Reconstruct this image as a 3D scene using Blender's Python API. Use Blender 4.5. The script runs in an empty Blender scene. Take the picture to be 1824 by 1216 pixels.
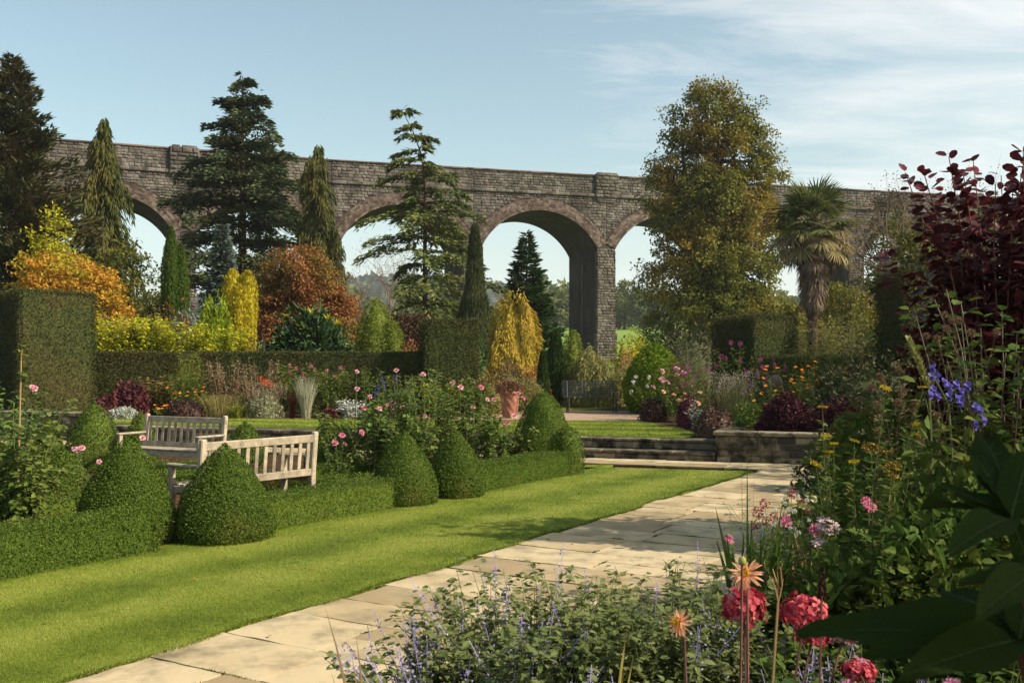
import bpy, math, random
import numpy as np
from mathutils import Vector

rng = np.random.default_rng(11)
random.seed(5)
PI = math.pi
R = math.radians
SC = bpy.context.scene
COL = SC.collection

# ------------------------------------------------------------ camera, sky, sun, exposure
F = 1773.0; CX = 912.0; HY = 650.0; EYE = 1.75        # focal length in photo pixels, horizon row, eye height
cam_data = bpy.data.cameras.new('camera'); cam = bpy.data.objects.new('camera', cam_data); COL.objects.link(cam)
cam.location = (0, 0, EYE); cam.rotation_euler = (PI/2, 0, 0)
cam_data.sensor_width = 36; cam_data.lens = 35; cam_data.shift_y = 42/1824
cam_data.clip_start = .05; cam_data.clip_end = 6000
cam_data.dof.use_dof = True; cam_data.dof.focus_distance = 13.0; cam_data.dof.aperture_fstop = 11
SC.camera = cam

SUN_EL = 37.0; SUN_AZ = -19.0          # azimuth measured from +X (right) towards +Y (away)
sx, sy, sz = math.cos(R(SUN_EL))*math.cos(R(SUN_AZ)), math.cos(R(SUN_EL))*math.sin(R(SUN_AZ)), math.sin(R(SUN_EL))
sun_data = bpy.data.lights.new('sun', 'SUN'); sun_data.energy = 4.9; sun_data.angle = R(.53); sun_data.color = (1, .885, .71)
sun = bpy.data.objects.new('sun', sun_data); COL.objects.link(sun)
sun.rotation_euler = Vector((sx, sy, sz)).to_track_quat('Z', 'Y').to_euler()

W = bpy.data.worlds.new('World'); SC.world = W; W.use_nodes = True
nt = W.node_tree; nt.nodes.clear()
def nd(tree, kind, **kw):
    n = tree.nodes.new(kind)
    for k, v in kw.items():
        if k.startswith('i_'):
            key = k[2:]
            n.inputs[int(key) if key.isdigit() else key.replace('_', ' ')].default_value = v
        else: setattr(n, k, v)
    return n
def ln(tree, a, ao, b, bi): tree.links.new(a.outputs[ao], b.inputs[bi])
def math_node(tree, op, a=None, b=None, clamp=False):
    n = tree.nodes.new('ShaderNodeMath'); n.operation = op; n.use_clamp = clamp
    for i, v in ((0, a), (1, b)):
        if v is None: continue
        if isinstance(v, (int, float)): n.inputs[i].default_value = v
        else: tree.links.new(v, n.inputs[i])
    return n.outputs[0]
sky = nd(nt, 'ShaderNodeTexSky', sky_type='NISHITA', sun_disc=False, sun_elevation=R(SUN_EL), sun_rotation=R(90-SUN_AZ),
         air_density=1.0, dust_density=1.6, ozone_density=1.0)
tc = nd(nt, 'ShaderNodeTexCoord')
sep = nd(nt, 'ShaderNodeSeparateXYZ'); ln(nt, tc, 'Generated', sep, 0)
zz = math_node(nt, 'ADD', math_node(nt, 'MAXIMUM', sep.outputs[2], 0.0), .12)
cu = math_node(nt, 'DIVIDE', sep.outputs[0], zz); cv = math_node(nt, 'DIVIDE', sep.outputs[1], zz)
comb = nd(nt, 'ShaderNodeCombineXYZ'); nt.links.new(cu, comb.inputs[0]); nt.links.new(cv, comb.inputs[1])
mp = nd(nt, 'ShaderNodeMapping'); ln(nt, comb, 0, mp, 0)
mp.inputs['Rotation'].default_value = (0, 0, R(-24)); mp.inputs['Scale'].default_value = (.55, 1.5, 1); mp.inputs['Location'].default_value = (3.1, 7.3, 0)
n1 = nd(nt, 'ShaderNodeTexNoise', i_Scale=1.9, i_Detail=11.0, i_Roughness=.68, i_Distortion=.7); ln(nt, mp, 0, n1, 'Vector')
mp2 = nd(nt, 'ShaderNodeMapping'); ln(nt, comb, 0, mp2, 0); mp2.inputs['Location'].default_value = (1.0, 2.2, 0)
n2 = nd(nt, 'ShaderNodeTexNoise', i_Scale=.75, i_Detail=3.0, i_Roughness=.5); ln(nt, mp2, 0, n2, 'Vector')
# cirrus lies to the right of the view and thins out to the left
side = nd(nt, 'ShaderNodeMapRange', i_1=-.30, i_2=.45, i_3=-.17, i_4=.17); nt.links.new(sep.outputs[0], side.inputs[0])
dens = math_node(nt, 'ADD', math_node(nt, 'ADD', n1.outputs[0], math_node(nt, 'MULTIPLY', n2.outputs[0], .55)), side.outputs[0])
cl = nd(nt, 'ShaderNodeMapRange', i_1=.80, i_2=1.16, i_3=0, i_4=.72); nt.links.new(dens, cl.inputs[0])
hz = nd(nt, 'ShaderNodeMapRange', i_1=0.0, i_2=.2, i_3=.62, i_4=0); nt.links.new(sep.outputs[2], hz.inputs[0])
mixh = nd(nt, 'ShaderNodeMixRGB', blend_type='MIX'); nt.links.new(hz.outputs[0], mixh.inputs[0]); tint = nd(nt, 'ShaderNodeMixRGB', blend_type='MULTIPLY'); tint.inputs[0].default_value = 1; ln(nt, sky, 0, tint, 1); tint.inputs[2].default_value = (1.12, 1.10, .88, 1); ln(nt, tint, 0, mixh, 1); mixh.inputs[2].default_value = (5.2, 5.6, 5.9, 1)
mixc = nd(nt, 'ShaderNodeMixRGB', blend_type='MIX'); nt.links.new(cl.outputs[0], mixc.inputs[0]); ln(nt, mixh, 0, mixc, 1); mixc.inputs[2].default_value = (5.6, 5.55, 5.4, 1)
bg = nd(nt, 'ShaderNodeBackground'); bg.inputs[1].default_value = .125; ln(nt, mixc, 0, bg, 0)
wo = nd(nt, 'ShaderNodeOutputWorld'); ln(nt, bg, 0, wo, 0)

SC.view_settings.view_transform = 'Standard'; SC.view_settings.look = 'None'
SC.view_settings.exposure = .7; SC.view_settings.gamma = 1
SC.render.engine = 'CYCLES'
SC.cycles.max_bounces = 6; SC.cycles.diffuse_bounces = 3; SC.cycles.transmission_bounces = 4; SC.cycles.transparent_max_bounces = 4
SC.cycles.use_denoising = True

# ------------------------------------------------------------ mesh builder
class MB:
    def __init__(s): s.v = []; s.f = {}; s.n = 0
    def add(s, verts, faces, mat=0):
        verts = np.asarray(verts, float).reshape(-1, 3)
        for fa in (faces if isinstance(faces, (list, tuple)) and len(faces) and isinstance(faces[0], np.ndarray) and faces[0].ndim == 2 else [np.asarray(faces)]):
            fa = np.asarray(fa, np.int64)
            if fa.ndim == 1: fa = fa.reshape(1, -1)
            s.f.setdefault((fa.shape[1], mat), []).append(fa + s.n)
        s.v.append(verts); s.n += len(verts)
    def mesh(s, name, mats, smooth=False):
        me = bpy.data.meshes.new(name)
        for m in mats: me.materials.append(m)
        if not s.n: return me
        V = np.concatenate(s.v)
        loops, starts, mi = [], [], []; off = 0
        for (k, m), fl in s.f.items():
            A = np.concatenate(fl)
            loops.append(A.ravel()); starts.append(off + np.arange(len(A))*k); mi.append(np.full(len(A), m)); off += A.size
        L = np.concatenate(loops); S = np.concatenate(starts); M = np.concatenate(mi)
        me.vertices.add(len(V)); me.vertices.foreach_set('co', V.astype(np.float32).ravel())
        me.loops.add(len(L)); me.loops.foreach_set('vertex_index', L.astype(np.int32))
        me.polygons.add(len(S)); me.polygons.foreach_set('loop_start', S.astype(np.int32))
        me.polygons.foreach_set('material_index', M.astype(np.int32))
        me.polygons.foreach_set('use_smooth', np.full(len(S), bool(smooth)))
        me.update(calc_edges=True)
        return me

def OBJ(mb, name, mats, parent=None, loc=(0, 0, 0), smooth=False):
    if not isinstance(mats, (list, tuple)): mats = [mats]
    o = bpy.data.objects.new(name, mb.mesh(name, mats, smooth)); COL.objects.link(o)
    o.location = loc
    if parent is not None: o.parent = parent
    return o
def TAG(o, label, cat, group=None):
    o['label'] = label; o['category'] = cat
    if group: o['group'] = group
    return o
def THING(name, label, cat, loc=(0, 0, 0), rz=0, group=None):
    o = bpy.data.objects.new(name, None); COL.objects.link(o); o.empty_display_size = .2
    o.location = loc; o.rotation_euler = (0, 0, rz)
    return TAG(o, label, cat, group)
def STRUCT(mb, name, mats, kind='structure', label=None):
    o = OBJ(mb, name, mats); o['kind'] = kind
    if label: o['label'] = label
    return o
def COPY(root, loc, rz=0, label=None, scale=1):
    c = root.copy(); COL.objects.link(c); c.location = loc; c.rotation_euler = (0, 0, rz); c.scale = (scale,)*3
    if label: c['label'] = label
    for ch in root.children:
        k = ch.copy(); COL.objects.link(k); k.parent = c
        for g in ch.children:
            q = g.copy(); COL.objects.link(q); q.parent = k
    return c

def unit(v): v = np.asarray(v, float); return v/np.maximum(np.linalg.norm(v, axis=-1, keepdims=True), 1e-9)
def rdir(n): return unit(rng.normal(size=(n, 3)))
def U(a, b, n=None): return rng.uniform(a, b, n)

def box(mb, c, s, rz=0, mat=0, ry=0, rx=0):
    x, y, z = np.array(s)/2
    v = np.array([[-x,-y,-z],[x,-y,-z],[x,y,-z],[-x,y,-z],[-x,-y,z],[x,-y,z],[x,y,z],[-x,y,z]], float)
    if rx: v = v @ np.array([[1,0,0],[0,math.cos(rx),-math.sin(rx)],[0,math.sin(rx),math.cos(rx)]]).T
    if ry: v = v @ np.array([[math.cos(ry),0,math.sin(ry)],[0,1,0],[-math.sin(ry),0,math.cos(ry)]]).T
    if rz: v = v @ np.array([[math.cos(rz),-math.sin(rz),0],[math.sin(rz),math.cos(rz),0],[0,0,1]]).T
    mb.add(v+np.array(c), np.array([[0,3,2,1],[4,5,6,7],[0,1,5,4],[1,2,6,5],[2,3,7,6],[3,0,4,7]]), mat)
def bbox(mb, c, s, b=.006, mat=0, rz=0, ry=0, rx=0):
    """box with bevelled long edges (an octagonal section along its longest axis, bevelled ends)"""
    s = np.array(s, float); k = int(np.argmax(s)); i, j = [(1,2),(2,0),(0,1)][k]
    b = min(b, s[i]*.3, s[j]*.3)
    def ring(u, inset):
        h, w = s[i]/2-inset, s[j]/2-inset
        pts = [(h, -w+b), (h, w-b), (h-b, w), (-h+b, w), (-h, w-b), (-h, -w+b), (-h+b, -w), (h-b, -w)]
        out = np.zeros((8, 3)); out[:, k] = u
        for q, (p, r) in enumerate(pts): out[q, i] = p; out[q, j] = r
        return out
    L = s[k]/2
    v = np.concatenate([ring(-L, b), ring(-L+b, 0), ring(L-b, 0), ring(L, b)])
    f = []
    for r in range(3):
        for q in range(8): f.append([r*8+q, r*8+(q+1) % 8, (r+1)*8+(q+1) % 8, (r+1)*8+q])
    for a, M in ((rx, 0), (ry, 1), (rz, 2)):
        if a:
            c_, s_ = math.cos(a), math.sin(a)
            Rm = [np.array([[1,0,0],[0,c_,-s_],[0,s_,c_]]), np.array([[c_,0,s_],[0,1,0],[-s_,0,c_]]), np.array([[c_,-s_,0],[s_,c_,0],[0,0,1]])][M]
            v = v @ Rm.T
    v = v+np.array(c)
    mb.add(v, np.array(f), mat)
    mb.add(v[:8], np.array([list(range(7, -1, -1))]), mat); mb.add(v[24:], np.array([list(range(8))]), mat)
def tube(mb, pts, rad, n=6, mat=0, cap=False):
    pts = np.asarray(pts, float); k = len(pts); rad = np.broadcast_to(np.asarray(rad, float), (k,))
    t = unit(np.gradient(pts, axis=0))
    ref = np.array([0, 0, 1.]) if abs(t[0][2]) < .9 else np.array([1., 0, 0])
    a = unit(np.cross(t, ref)); b = np.cross(t, a)
    th = np.linspace(0, 2*PI, n, endpoint=False)
    v = pts[:, None] + rad[:, None, None]*(a[:, None]*np.cos(th)[None, :, None] + b[:, None]*np.sin(th)[None, :, None])
    i = np.arange(k-1)[:, None]*n; j = np.arange(n)[None]; j2 = (j+1) % n
    f = np.stack([i+j, i+n+j, i+n+j2, i+j2], -1).reshape(-1, 4)
    mb.add(v.reshape(-1, 3), f, mat)
    if cap: mb.add(v[-1], np.array([list(range(n-1, -1, -1))]), mat)
def lathe(mb, prof, n=24, c=(0, 0, 0), mat=0, wob=0, sq=(1, 1)):
    prof = np.asarray(prof, float); th = np.linspace(0, 2*PI, n, endpoint=False)
    r = prof[:, 0][:, None]*np.ones(n)[None]
    if wob: r = r*(1+wob*np.sin(th*3+prof[:, 1][:, None]*5)*.5+rng.normal(size=r.shape)*wob*.4)
    v = np.stack([r*np.cos(th)*sq[0], r*np.sin(th)*sq[1], np.broadcast_to(prof[:, 1][:, None], r.shape)], -1)+np.array(c)
    i = np.arange(len(prof)-1)[:, None]*n; j = np.arange(n)[None]; j2 = (j+1) % n
    mb.add(v.reshape(-1, 3), np.stack([i+j, i+j2, i+n+j2, i+n+j], -1).reshape(-1, 4), mat)

# leaf templates: (along, across, lift) and faces
TPL = {
 'diamond': (np.array([(0,0,0),(.45,.5,.06),(1,0,0),(.45,-.5,.06)]), [np.array([[0,2,1],[0,3,2]])]),
 'card': (np.array([(0,0,0),(.45,.5,.0),(1,0,0),(.45,-.5,.0)]), [np.array([[0,3,2,1]])]),
 'needle': (np.array([(0,.5,0),(0,-.5,0),(1,0,0)]), [np.array([[0,1,2]])]),
 'oval': (np.array([(0,0,0),(.22,.40,.07),(.62,.46,.05),(1,0,-.12),(.62,-.46,.05),(.22,-.40,.07),(.25,0,0),(.65,0,-.03)]),
          [np.array([[6,7,2,1],[5,4,7,6]]), np.array([[0,6,1],[0,5,6],[7,3,2],[7,4,3]])]),
 'round': (np.array([(0,0,0),(.15,.30,.03),(.5,.5,.07),(.85,.34,.05),(1,0,0),(.85,-.34,.05),(.5,-.5,.07),(.15,-.30,.03),(.5,0,-.02)]),
          [np.array([[0,8,2,1],[8,4,3,2],[0,7,6,8],[8,6,5,4]])]),
 'strap': (np.array([(0,.3,0),(0,-.3,0),(.5,.5,.0),(.5,-.5,.0),(.8,.32,-.06),(.8,-.32,-.06),(1,0,-.16)]),
          [np.array([[0,1,3,2],[2,3,5,4]]), np.array([[4,5,6]])]),
 'petal': (np.array([(0,.12,0),(0,-.12,0),(.5,.5,.10),(.5,-.5,.10),(.88,.36,.02),(.88,-.36,.02),(1,0,-.04),(.5,0,.02)]),
          [np.array([[0,7,2,2][:3],[0,1,7],[1,3,7]]), np.array([[7,6,4,2],[3,5,6,7]])]),
}
def leaves(mb, P, D, N, L, Wd, kind='diamond', mat=0):
    n = len(P)
    if n == 0: return
    D = unit(D); S = np.cross(N, D)
    bad = np.linalg.norm(S, axis=1) < 1e-3
    if bad.any(): S[bad] = np.cross(rdir(int(bad.sum())), D[bad])
    S = unit(S); N2 = np.cross(D, S)
    L = np.broadcast_to(np.asarray(L, float), (n,)); Wd = np.broadcast_to(np.asarray(Wd, float), (n,))
    T, faces = TPL[kind]; k = len(T)
    v = (P[:, None] + D[:, None]*(T[None, :, :1]*L[:, None, None]) + S[:, None]*(T[None, :, 1:2]*Wd[:, None, None])
         + N2[:, None]*(T[None, :, 2:3]*L[:, None, None]))
    base = (np.arange(n)*k)[:, None, None]
    mb.add(v.reshape(-1, 3), [(base+fa[None]).reshape(-1, fa.shape[1]) for fa in faces], mat)
def blades(mb, P, H, reach, az, W0, seg=4, droop=.3, mat=0, tip=.06):
    """curved grass or sword leaves: base points, height, sideways reach, direction, width"""
    n = len(P); s = np.linspace(0, 1, seg+1)
    H = np.broadcast_to(H, (n,)); reach = np.broadcast_to(reach, (n,)); W0 = np.broadcast_to(W0, (n,))
    dx, dy = np.cos(az), np.sin(az)
    r = reach[:, None]*s[None]**1.6
    z = H[:, None]*(s[None] - droop*s[None]**3*.7)
    c = np.stack([P[:, 0:1]+dx[:, None]*r, P[:, 1:2]+dy[:, None]*r, P[:, 2:3]+z], -1)
    tw = az+PI/2+rng.normal(size=n)*.5
    S = np.stack([np.cos(tw), np.sin(tw), np.zeros(n)], -1)
    w = W0[:, None]*np.maximum(np.minimum(1, (1-s[None])*2.2+tip)*(.55+.45*np.minimum(1, s[None]*4)), 0)
    v = np.stack([c-S[:, None]*w[..., None]/2, c+S[:, None]*w[..., None]/2], 2)  # n,seg+1,2,3
    base = (np.arange(n)*(seg+1)*2)[:, None, None]
    q = np.array([[2*i, 2*i+1, 2*i+3, 2*i+2] for i in range(seg)])
    mb.add(v.reshape(-1, 3), (base+q[None]).reshape(-1, 4), mat)
    return c[:, -1]

# ------------------------------------------------------------ materials
def srgb(h):
    h = h.lstrip('#'); c = [int(h[i:i+2], 16)/255 for i in (0, 2, 4)]
    return tuple(x/12.92 if x <= .04045 else ((x+.055)/1.055)**2.4 for x in c)
def ramp(tree, cols, pos=None, interp='LINEAR'):
    if len(cols) == 1: cols = [cols[0], cols[0]]
    r = tree.nodes.new('ShaderNodeValToRGB'); r.color_ramp.interpolation = interp
    e = r.color_ramp.elements
    while len(e) < len(cols): e.new(.5)
    for i, c in enumerate(cols):
        e[i].position = pos[i] if pos else i/max(1, len(cols)-1)
        e[i].color = (*c[:3], 1)
    return r
_MATS = {}
def leaf_mat(name, cols, cols2=None, nscale=.6, trans=.28, rough=.6, spec=.08, thr=(.42, .6)):
    spec = min(spec, .14)
    """foliage: colour varies leaf by leaf, a second palette comes in as patches through the plant"""
    if name in _MATS: return _MATS[name]
    m = bpy.data.materials.new(name); m.use_nodes = True; t = m.node_tree; t.nodes.clear()
    g = nd(t, 'ShaderNodeNewGeometry'); r1 = ramp(t, cols); ln(t, g, 'Random Per Island', r1, 0)
    out = r1.outputs[0]
    if cols2:
        tcn = nd(t, 'ShaderNodeTexCoord'); no = nd(t, 'ShaderNodeTexNoise', i_Scale=nscale, i_Detail=2.0); ln(t, tcn, 'Object', no, 'Vector')
        mr = nd(t, 'ShaderNodeMapRange', i_1=thr[0], i_2=thr[1]); ln(t, no, 0, mr, 0)
        r2 = ramp(t, cols2); ln(t, g, 'Random Per Island', r2, 0)
        mx = nd(t, 'ShaderNodeMixRGB'); ln(t, mr, 0, mx, 0); t.links.new(out, mx.inputs[1]); ln(t, r2, 0, mx, 2); out = mx.outputs[0]
    p = nd(t, 'ShaderNodeBsdfPrincipled'); p.inputs['Roughness'].default_value = rough; p.inputs['Specular IOR Level'].default_value = spec
    t.links.new(out, p.inputs['Base Color'])
    o = nd(t, 'ShaderNodeOutputMaterial')
    if trans > 0:
        tr = nd(t, 'ShaderNodeBsdfTranslucent'); t.links.new(out, tr.inputs[0])
        mxs = nd(t, 'ShaderNodeMixShader'); mxs.inputs[0].default_value = trans
        ln(t, p, 0, mxs, 1); ln(t, tr, 0, mxs, 2); ln(t, mxs, 0, o, 0)
    else: ln(t, p, 0, o, 0)
    _MATS[name] = m
    return m
def solid_mat(name, cols, scale=4, rough=.8, bump=.3, bscale=30, spec=.3, island=0.0, detail=6, cols2=None, s2=1.5, thr=(.5, .65), stretch=None, bdist=.01):
    """stone, wood, soil, bark: noise-mottled colour, optional per-piece variation and stain patches"""
    if name in _MATS: return _MATS[name]
    m = bpy.data.materials.new(name); m.use_nodes = True; t = m.node_tree; t.nodes.clear()
    tcn = nd(t, 'ShaderNodeTexCoord'); mpn = nd(t, 'ShaderNodeMapping'); ln(t, tcn, 'Object', mpn, 0)
    if stretch: mpn.inputs['Scale'].default_value = stretch
    no = nd(t, 'ShaderNodeTexNoise', i_Scale=scale, i_Detail=detail, i_Roughness=.62); ln(t, mpn, 0, no, 'Vector')
    fac = no.outputs[0]
    if island:
        g = nd(t, 'ShaderNodeNewGeometry')
        a = math_node(t, 'MULTIPLY', math_node(t, 'SUBTRACT', g.outputs['Random Per Island'], .5), island)
        fac = math_node(t, 'ADD', fac, a)
    r1 = ramp(t, cols, [.28+.44*i/max(1, len(cols)-1) for i in range(len(cols))]); t.links.new(fac, r1.inputs[0]); out = r1.outputs[0]
    if cols2:
        n2_ = nd(t, 'ShaderNodeTexNoise', i_Scale=s2, i_Detail=7.0, i_Roughness=.68); ln(t, mpn, 0, n2_, 'Vector')
        mr = nd(t, 'ShaderNodeMapRange', i_1=thr[0], i_2=thr[1]); ln(t, n2_, 0, mr, 0)
        r2 = ramp(t, cols2, [.3+.4*i/max(1, len(cols2)-1) for i in range(len(cols2))]); ln(t, no, 0, r2, 0)
        mx = nd(t, 'ShaderNodeMixRGB'); ln(t, mr, 0, mx, 0); t.links.new(out, mx.inputs[1]); ln(t, r2, 0, mx, 2); out = mx.outputs[0]
    p = nd(t, 'ShaderNodeBsdfPrincipled'); p.inputs['Roughness'].default_value = rough; p.inputs['Specular IOR Level'].default_value = spec
    t.links.new(out, p.inputs['Base Color'])
    if bump:
        bn = nd(t, 'ShaderNodeTexNoise', i_Scale=bscale, i_Detail=8.0, i_Roughness=.65); ln(t, mpn, 0, bn, 'Vector')
        bp = nd(t, 'ShaderNodeBump'); bp.inputs['Strength'].default_value = bump; bp.inputs['Distance'].default_value = bdist
        ln(t, bn, 0, bp, 'Height'); ln(t, bp, 0, p, 'Normal')
    o = nd(t, 'ShaderNodeOutputMaterial'); ln(t, p, 0, o, 0)
    _MATS[name] = m
    return m
def mul(cols, k): return [tuple(x*k for x in c) for c in cols]

# ------------------------------------------------------------ places
def X(px, Y): return (px-CX)/F*Y
def Z(py, Y): return EYE+(HY-py)/F*Y
UD = np.array([.94, -.342]); VD = np.array([.342, .94]); ORG = np.array([3.63, 17.7])    # line of the steps and terrace wall
def uv(x, y): d = np.stack([np.asarray(x)-ORG[0], np.asarray(y)-ORG[1]], -1); return d @ UD, d @ VD
def gz(x, y):
    _, v = uv(x, y)
    up = np.interp(v, [.57, 6, 10, 24, 60, 90, 150, 260, 700, 1600, 4000], [.38, .38, .42, .85, 1.9, 2.6, 6.0, 13.2, 22, 30, 40])
    return np.where(v < .56, 0.0, up)
def GND(px, py, z=0): Y = (EYE-z)*F/(py-HY); return np.array([X(px, Y), Y, z])
# ------------------------------------------------------------ setting materials
M_SOIL = solid_mat('soil', [srgb('#2a1d14'), srgb('#46301f'), srgb('#5e4430')], scale=9, bump=.9, bscale=40, spec=.1, cols2=[srgb('#3a2a1e'), srgb('#6e5540')], s2=2.0, bdist=.03)
M_FIELD = solid_mat('field_grass', [(.13,.20,.035), (.16,.24,.045), (.20,.27,.06)], scale=.05, bump=.2, bscale=1.0, spec=.1)
M_GRAVEL = solid_mat('gravel', [srgb('#7a6250'), srgb('#9c8570'), srgb('#b7a38c')], scale=60, bump=.6, bscale=90, spec=.1, cols2=[srgb('#6b5646'), srgb('#8d7662')], s2=.8)
M_SLAB = solid_mat('sandstone_slab', [(.30,.225,.122), (.40,.31,.175), (.48,.385,.235)], scale=1.6, rough=.75, bump=.5, bscale=14, spec=.2, island=.75,
                   cols2=[(.14,.115,.07), (.31,.255,.155)], s2=2.6, thr=(.46, .68), bdist=.006)
M_WALLSTONE = solid_mat('wall_stone', [srgb('#3d372e'), srgb('#665c49'), srgb('#877b65')], scale=5, rough=.9, bump=.9, bscale=22, island=.55,
                        cols2=[srgb('#1d1a15'), srgb('#38332a')], s2=3.2, thr=(.48, .62), bdist=.02)
M_STEP = solid_mat('step_stone', [srgb('#4b443a'), srgb('#756a57'), srgb('#94876e')], scale=4, rough=.9, bump=.8, bscale=20, island=.4,
                   cols2=[srgb('#1f1c17'), srgb('#3a352b')], s2=3.0, thr=(.47, .6), bdist=.02)
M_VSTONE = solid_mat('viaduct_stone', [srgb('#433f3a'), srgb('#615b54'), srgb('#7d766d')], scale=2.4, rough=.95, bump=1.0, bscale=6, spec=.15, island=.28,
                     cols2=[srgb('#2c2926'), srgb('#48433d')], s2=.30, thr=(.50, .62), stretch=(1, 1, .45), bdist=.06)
M_VBRICK = solid_mat('viaduct_brick', [srgb('#463a34'), srgb('#60534b'), srgb('#7a6d63')], scale=2.0, rough=.92, bump=.6, bscale=9, spec=.15, island=.5,
                     cols2=[srgb('#3a302e'), srgb('#54453f')], s2=.3, thr=(.5, .7), bdist=.03)
M_VDARK = solid_mat('dark_brick', [srgb('#37312f'), srgb('#48403d'), srgb('#5a524e')], scale=1.2, rough=.95, bump=.8, bscale=14, spec=.1,
                    cols2=[srgb('#332b29'), srgb('#4a403c')], s2=.4, thr=(.45, .65), stretch=(1, 1, .5), bdist=.03)  # darker brick for arch barrels, pier sides and spandrel cores
M_COPE = solid_mat('coping', [srgb('#4c3d36'), srgb('#675750'), srgb('#7d6d64')], scale=1.5, rough=.9, bump=.6, bscale=9, spec=.15, island=.4)

# ------------------------------------------------------------ ground: one sheet to the horizon
us = np.concatenate([[-1700, -1100, -700, -350, -180, -100], np.arange(-60, 60.1, 4), [100, 180, 350, 700, 1100, 1700]])
vs = np.concatenate([[-400, -100, -40, -20, -10, -4, .55, .59], [3, 6, 8, 10, 14, 18, 24, 32, 40, 50, 60, 72, 90, 120, 150, 200, 260, 400, 700, 1000, 1300]])
gu, gv = np.meshgrid(us, vs, indexing='xy')
gx = ORG[0]+gu*UD[0]+gv*VD[0]; gy = ORG[1]+gu*UD[1]+gv*VD[1]
gzz = gz(gx, gy)-.012
nu, nv = len(us), len(vs)
q = (np.arange(nv-1)[:, None]*nu+np.arange(nu-1)[None])
mb = MB(); mb.add(np.stack([gx, gy, gzz], -1).reshape(-1, 3), np.stack([q, q+1, q+nu+1, q+nu], -1).reshape(-1, 4))
STRUCT(mb, 'ground', M_SOIL)
# grass fields behind the garden, laid just above the ground sheet
fv = [34, 40, 50, 60, 72, 90, 120, 150, 200, 260, 400, 700]; fu = [-700, -350, -180, -100, -60, -20, 20, 60, 100, 180, 350, 700]
a, b = np.meshgrid(fu, fv, indexing='xy')
fx = ORG[0]+a*UD[0]+b*VD[0]; fy = ORG[1]+a*UD[1]+b*VD[1]
q = (np.arange(len(fv)-1)[:, None]*len(fu)+np.arange(len(fu)-1)[None])
mb = MB(); mb.add(np.stack([fx, fy, gz(fx, fy)+.02], -1).reshape(-1, 3), np.stack([q, q+1, q+len(fu)+1, q+len(fu)], -1).reshape(-1, 4))
STRUCT(mb, 'grass_field', M_FIELD)

# ------------------------------------------------------------ lower lawn
D1 = unit(np.array([.511, .86])); D1N = np.array([D1[1], -D1[0]])      # along the path edge, and across to the right
E0 = np.array([-2.42, 5.48]); H0 = np.array([-4.09, 7.96]); HD = unit(np.array([5.24, 7.95])); HN = np.array([HD[1], -HD[0]])
def edge_pt(s): return E0+D1*s
LC = edge_pt(12.45)                                                     # far corner of the lawn by the strip
def lawn_poly():
    pts = [edge_pt(s) for s in np.linspace(-9, 12.45, 60)]
    wob = np.array([.035*math.sin(i*1.7)+.02*math.sin(i*.6) for i in range(60)])
    pts = [p+D1N*w for p, w in zip(pts, wob)]
    far = [np.array([1.1, 16.95]), np.array([.2, 17.2])]
    hed = [H0+HD*s for s in (11, 6, 0, -6)]
    hed = [h-HN*.25 for h in hed]
    return np.array(pts+far+hed)
lawn = lawn_poly()
def in_poly(px, py, poly):
    ins = np.zeros(len(px), bool); n = len(poly); j = n-1
    for i in range(n):
        xi, yi = poly[i]; xj, yj = poly[j]
        c = ((yi > py) != (yj > py)) & (px < (xj-xi)*(py-yi)/(yj-yi+1e-12)+xi)
        ins ^= c; j = i
    return ins
def grass_mat(name, base, band_dir, band, k=1.0, rich=None, phase=0):
    m = bpy.data.materials.new(name); m.use_nodes = True; t = m.node_tree; t.nodes.clear()
    g = nd(t, 'ShaderNodeNewGeometry'); tcn = nd(t, 'ShaderNodeTexCoord')
    dp = nd(t, 'ShaderNodeVectorMath', operation='DOT_PRODUCT'); ln(t, tcn, 'Object', dp, 0); dp.inputs[1].default_value = (band_dir[0], band_dir[1], 0)
    no = nd(t, 'ShaderNodeTexNoise', i_Scale=1.4, i_Detail=5.0, i_Roughness=.6); ln(t, tcn, 'Object', no, 'Vector')
    wv = math_node(t, 'SINE', math_node(t, 'ADD', math_node(t, 'MULTIPLY', dp.outputs['Value'], PI/band), math_node(t, 'ADD', math_node(t, 'MULTIPLY', no.outputs[0], 2.2), phase)))
    wv = math_node(t, 'MULTIPLY', wv, .14)
    n2_ = nd(t, 'ShaderNodeTexNoise', i_Scale=.7, i_Detail=6.0, i_Roughness=.65); ln(t, tcn, 'Object', n2_, 'Vector')
    f = math_node(t, 'ADD', math_node(t, 'ADD', math_node(t, 'MULTIPLY', no.outputs[0], .6), math_node(t, 'MULTIPLY', n2_.outputs[0], .45)), wv)
    f = math_node(t, 'ADD', f, math_node(t, 'MULTIPLY', math_node(t, 'SUBTRACT', g.outputs['Random Per Island'], .5), .22))
    r1 = ramp(t, base, [.25, .5, .75]); t.links.new(f, r1.inputs[0])
    p = nd(t, 'ShaderNodeBsdfPrincipled'); p.inputs['Roughness'].default_value = .6; p.inputs['Specular IOR Level'].default_value = .2
    ln(t, r1, 0, p, 'Base Color')
    tr = nd(t, 'ShaderNodeBsdfTranslucent'); ln(t, r1, 0, tr, 0)
    mx = nd(t, 'ShaderNodeMixShader'); mx.inputs[0].default_value = .3; ln(t, p, 0, mx, 1); ln(t, tr, 0, mx, 2)
    o = nd(t, 'ShaderNodeOutputMaterial'); ln(t, mx, 0, o, 0)
    return m
GC = [(.100,.142,.018), (.190,.245,.029), (.285,.318,.058)]
M_LAWN = grass_mat('lawn_grass', GC, HN, .62)
M_LAWN2 = grass_mat('upper_lawn_grass', GC, VD, .7, phase=1)
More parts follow.
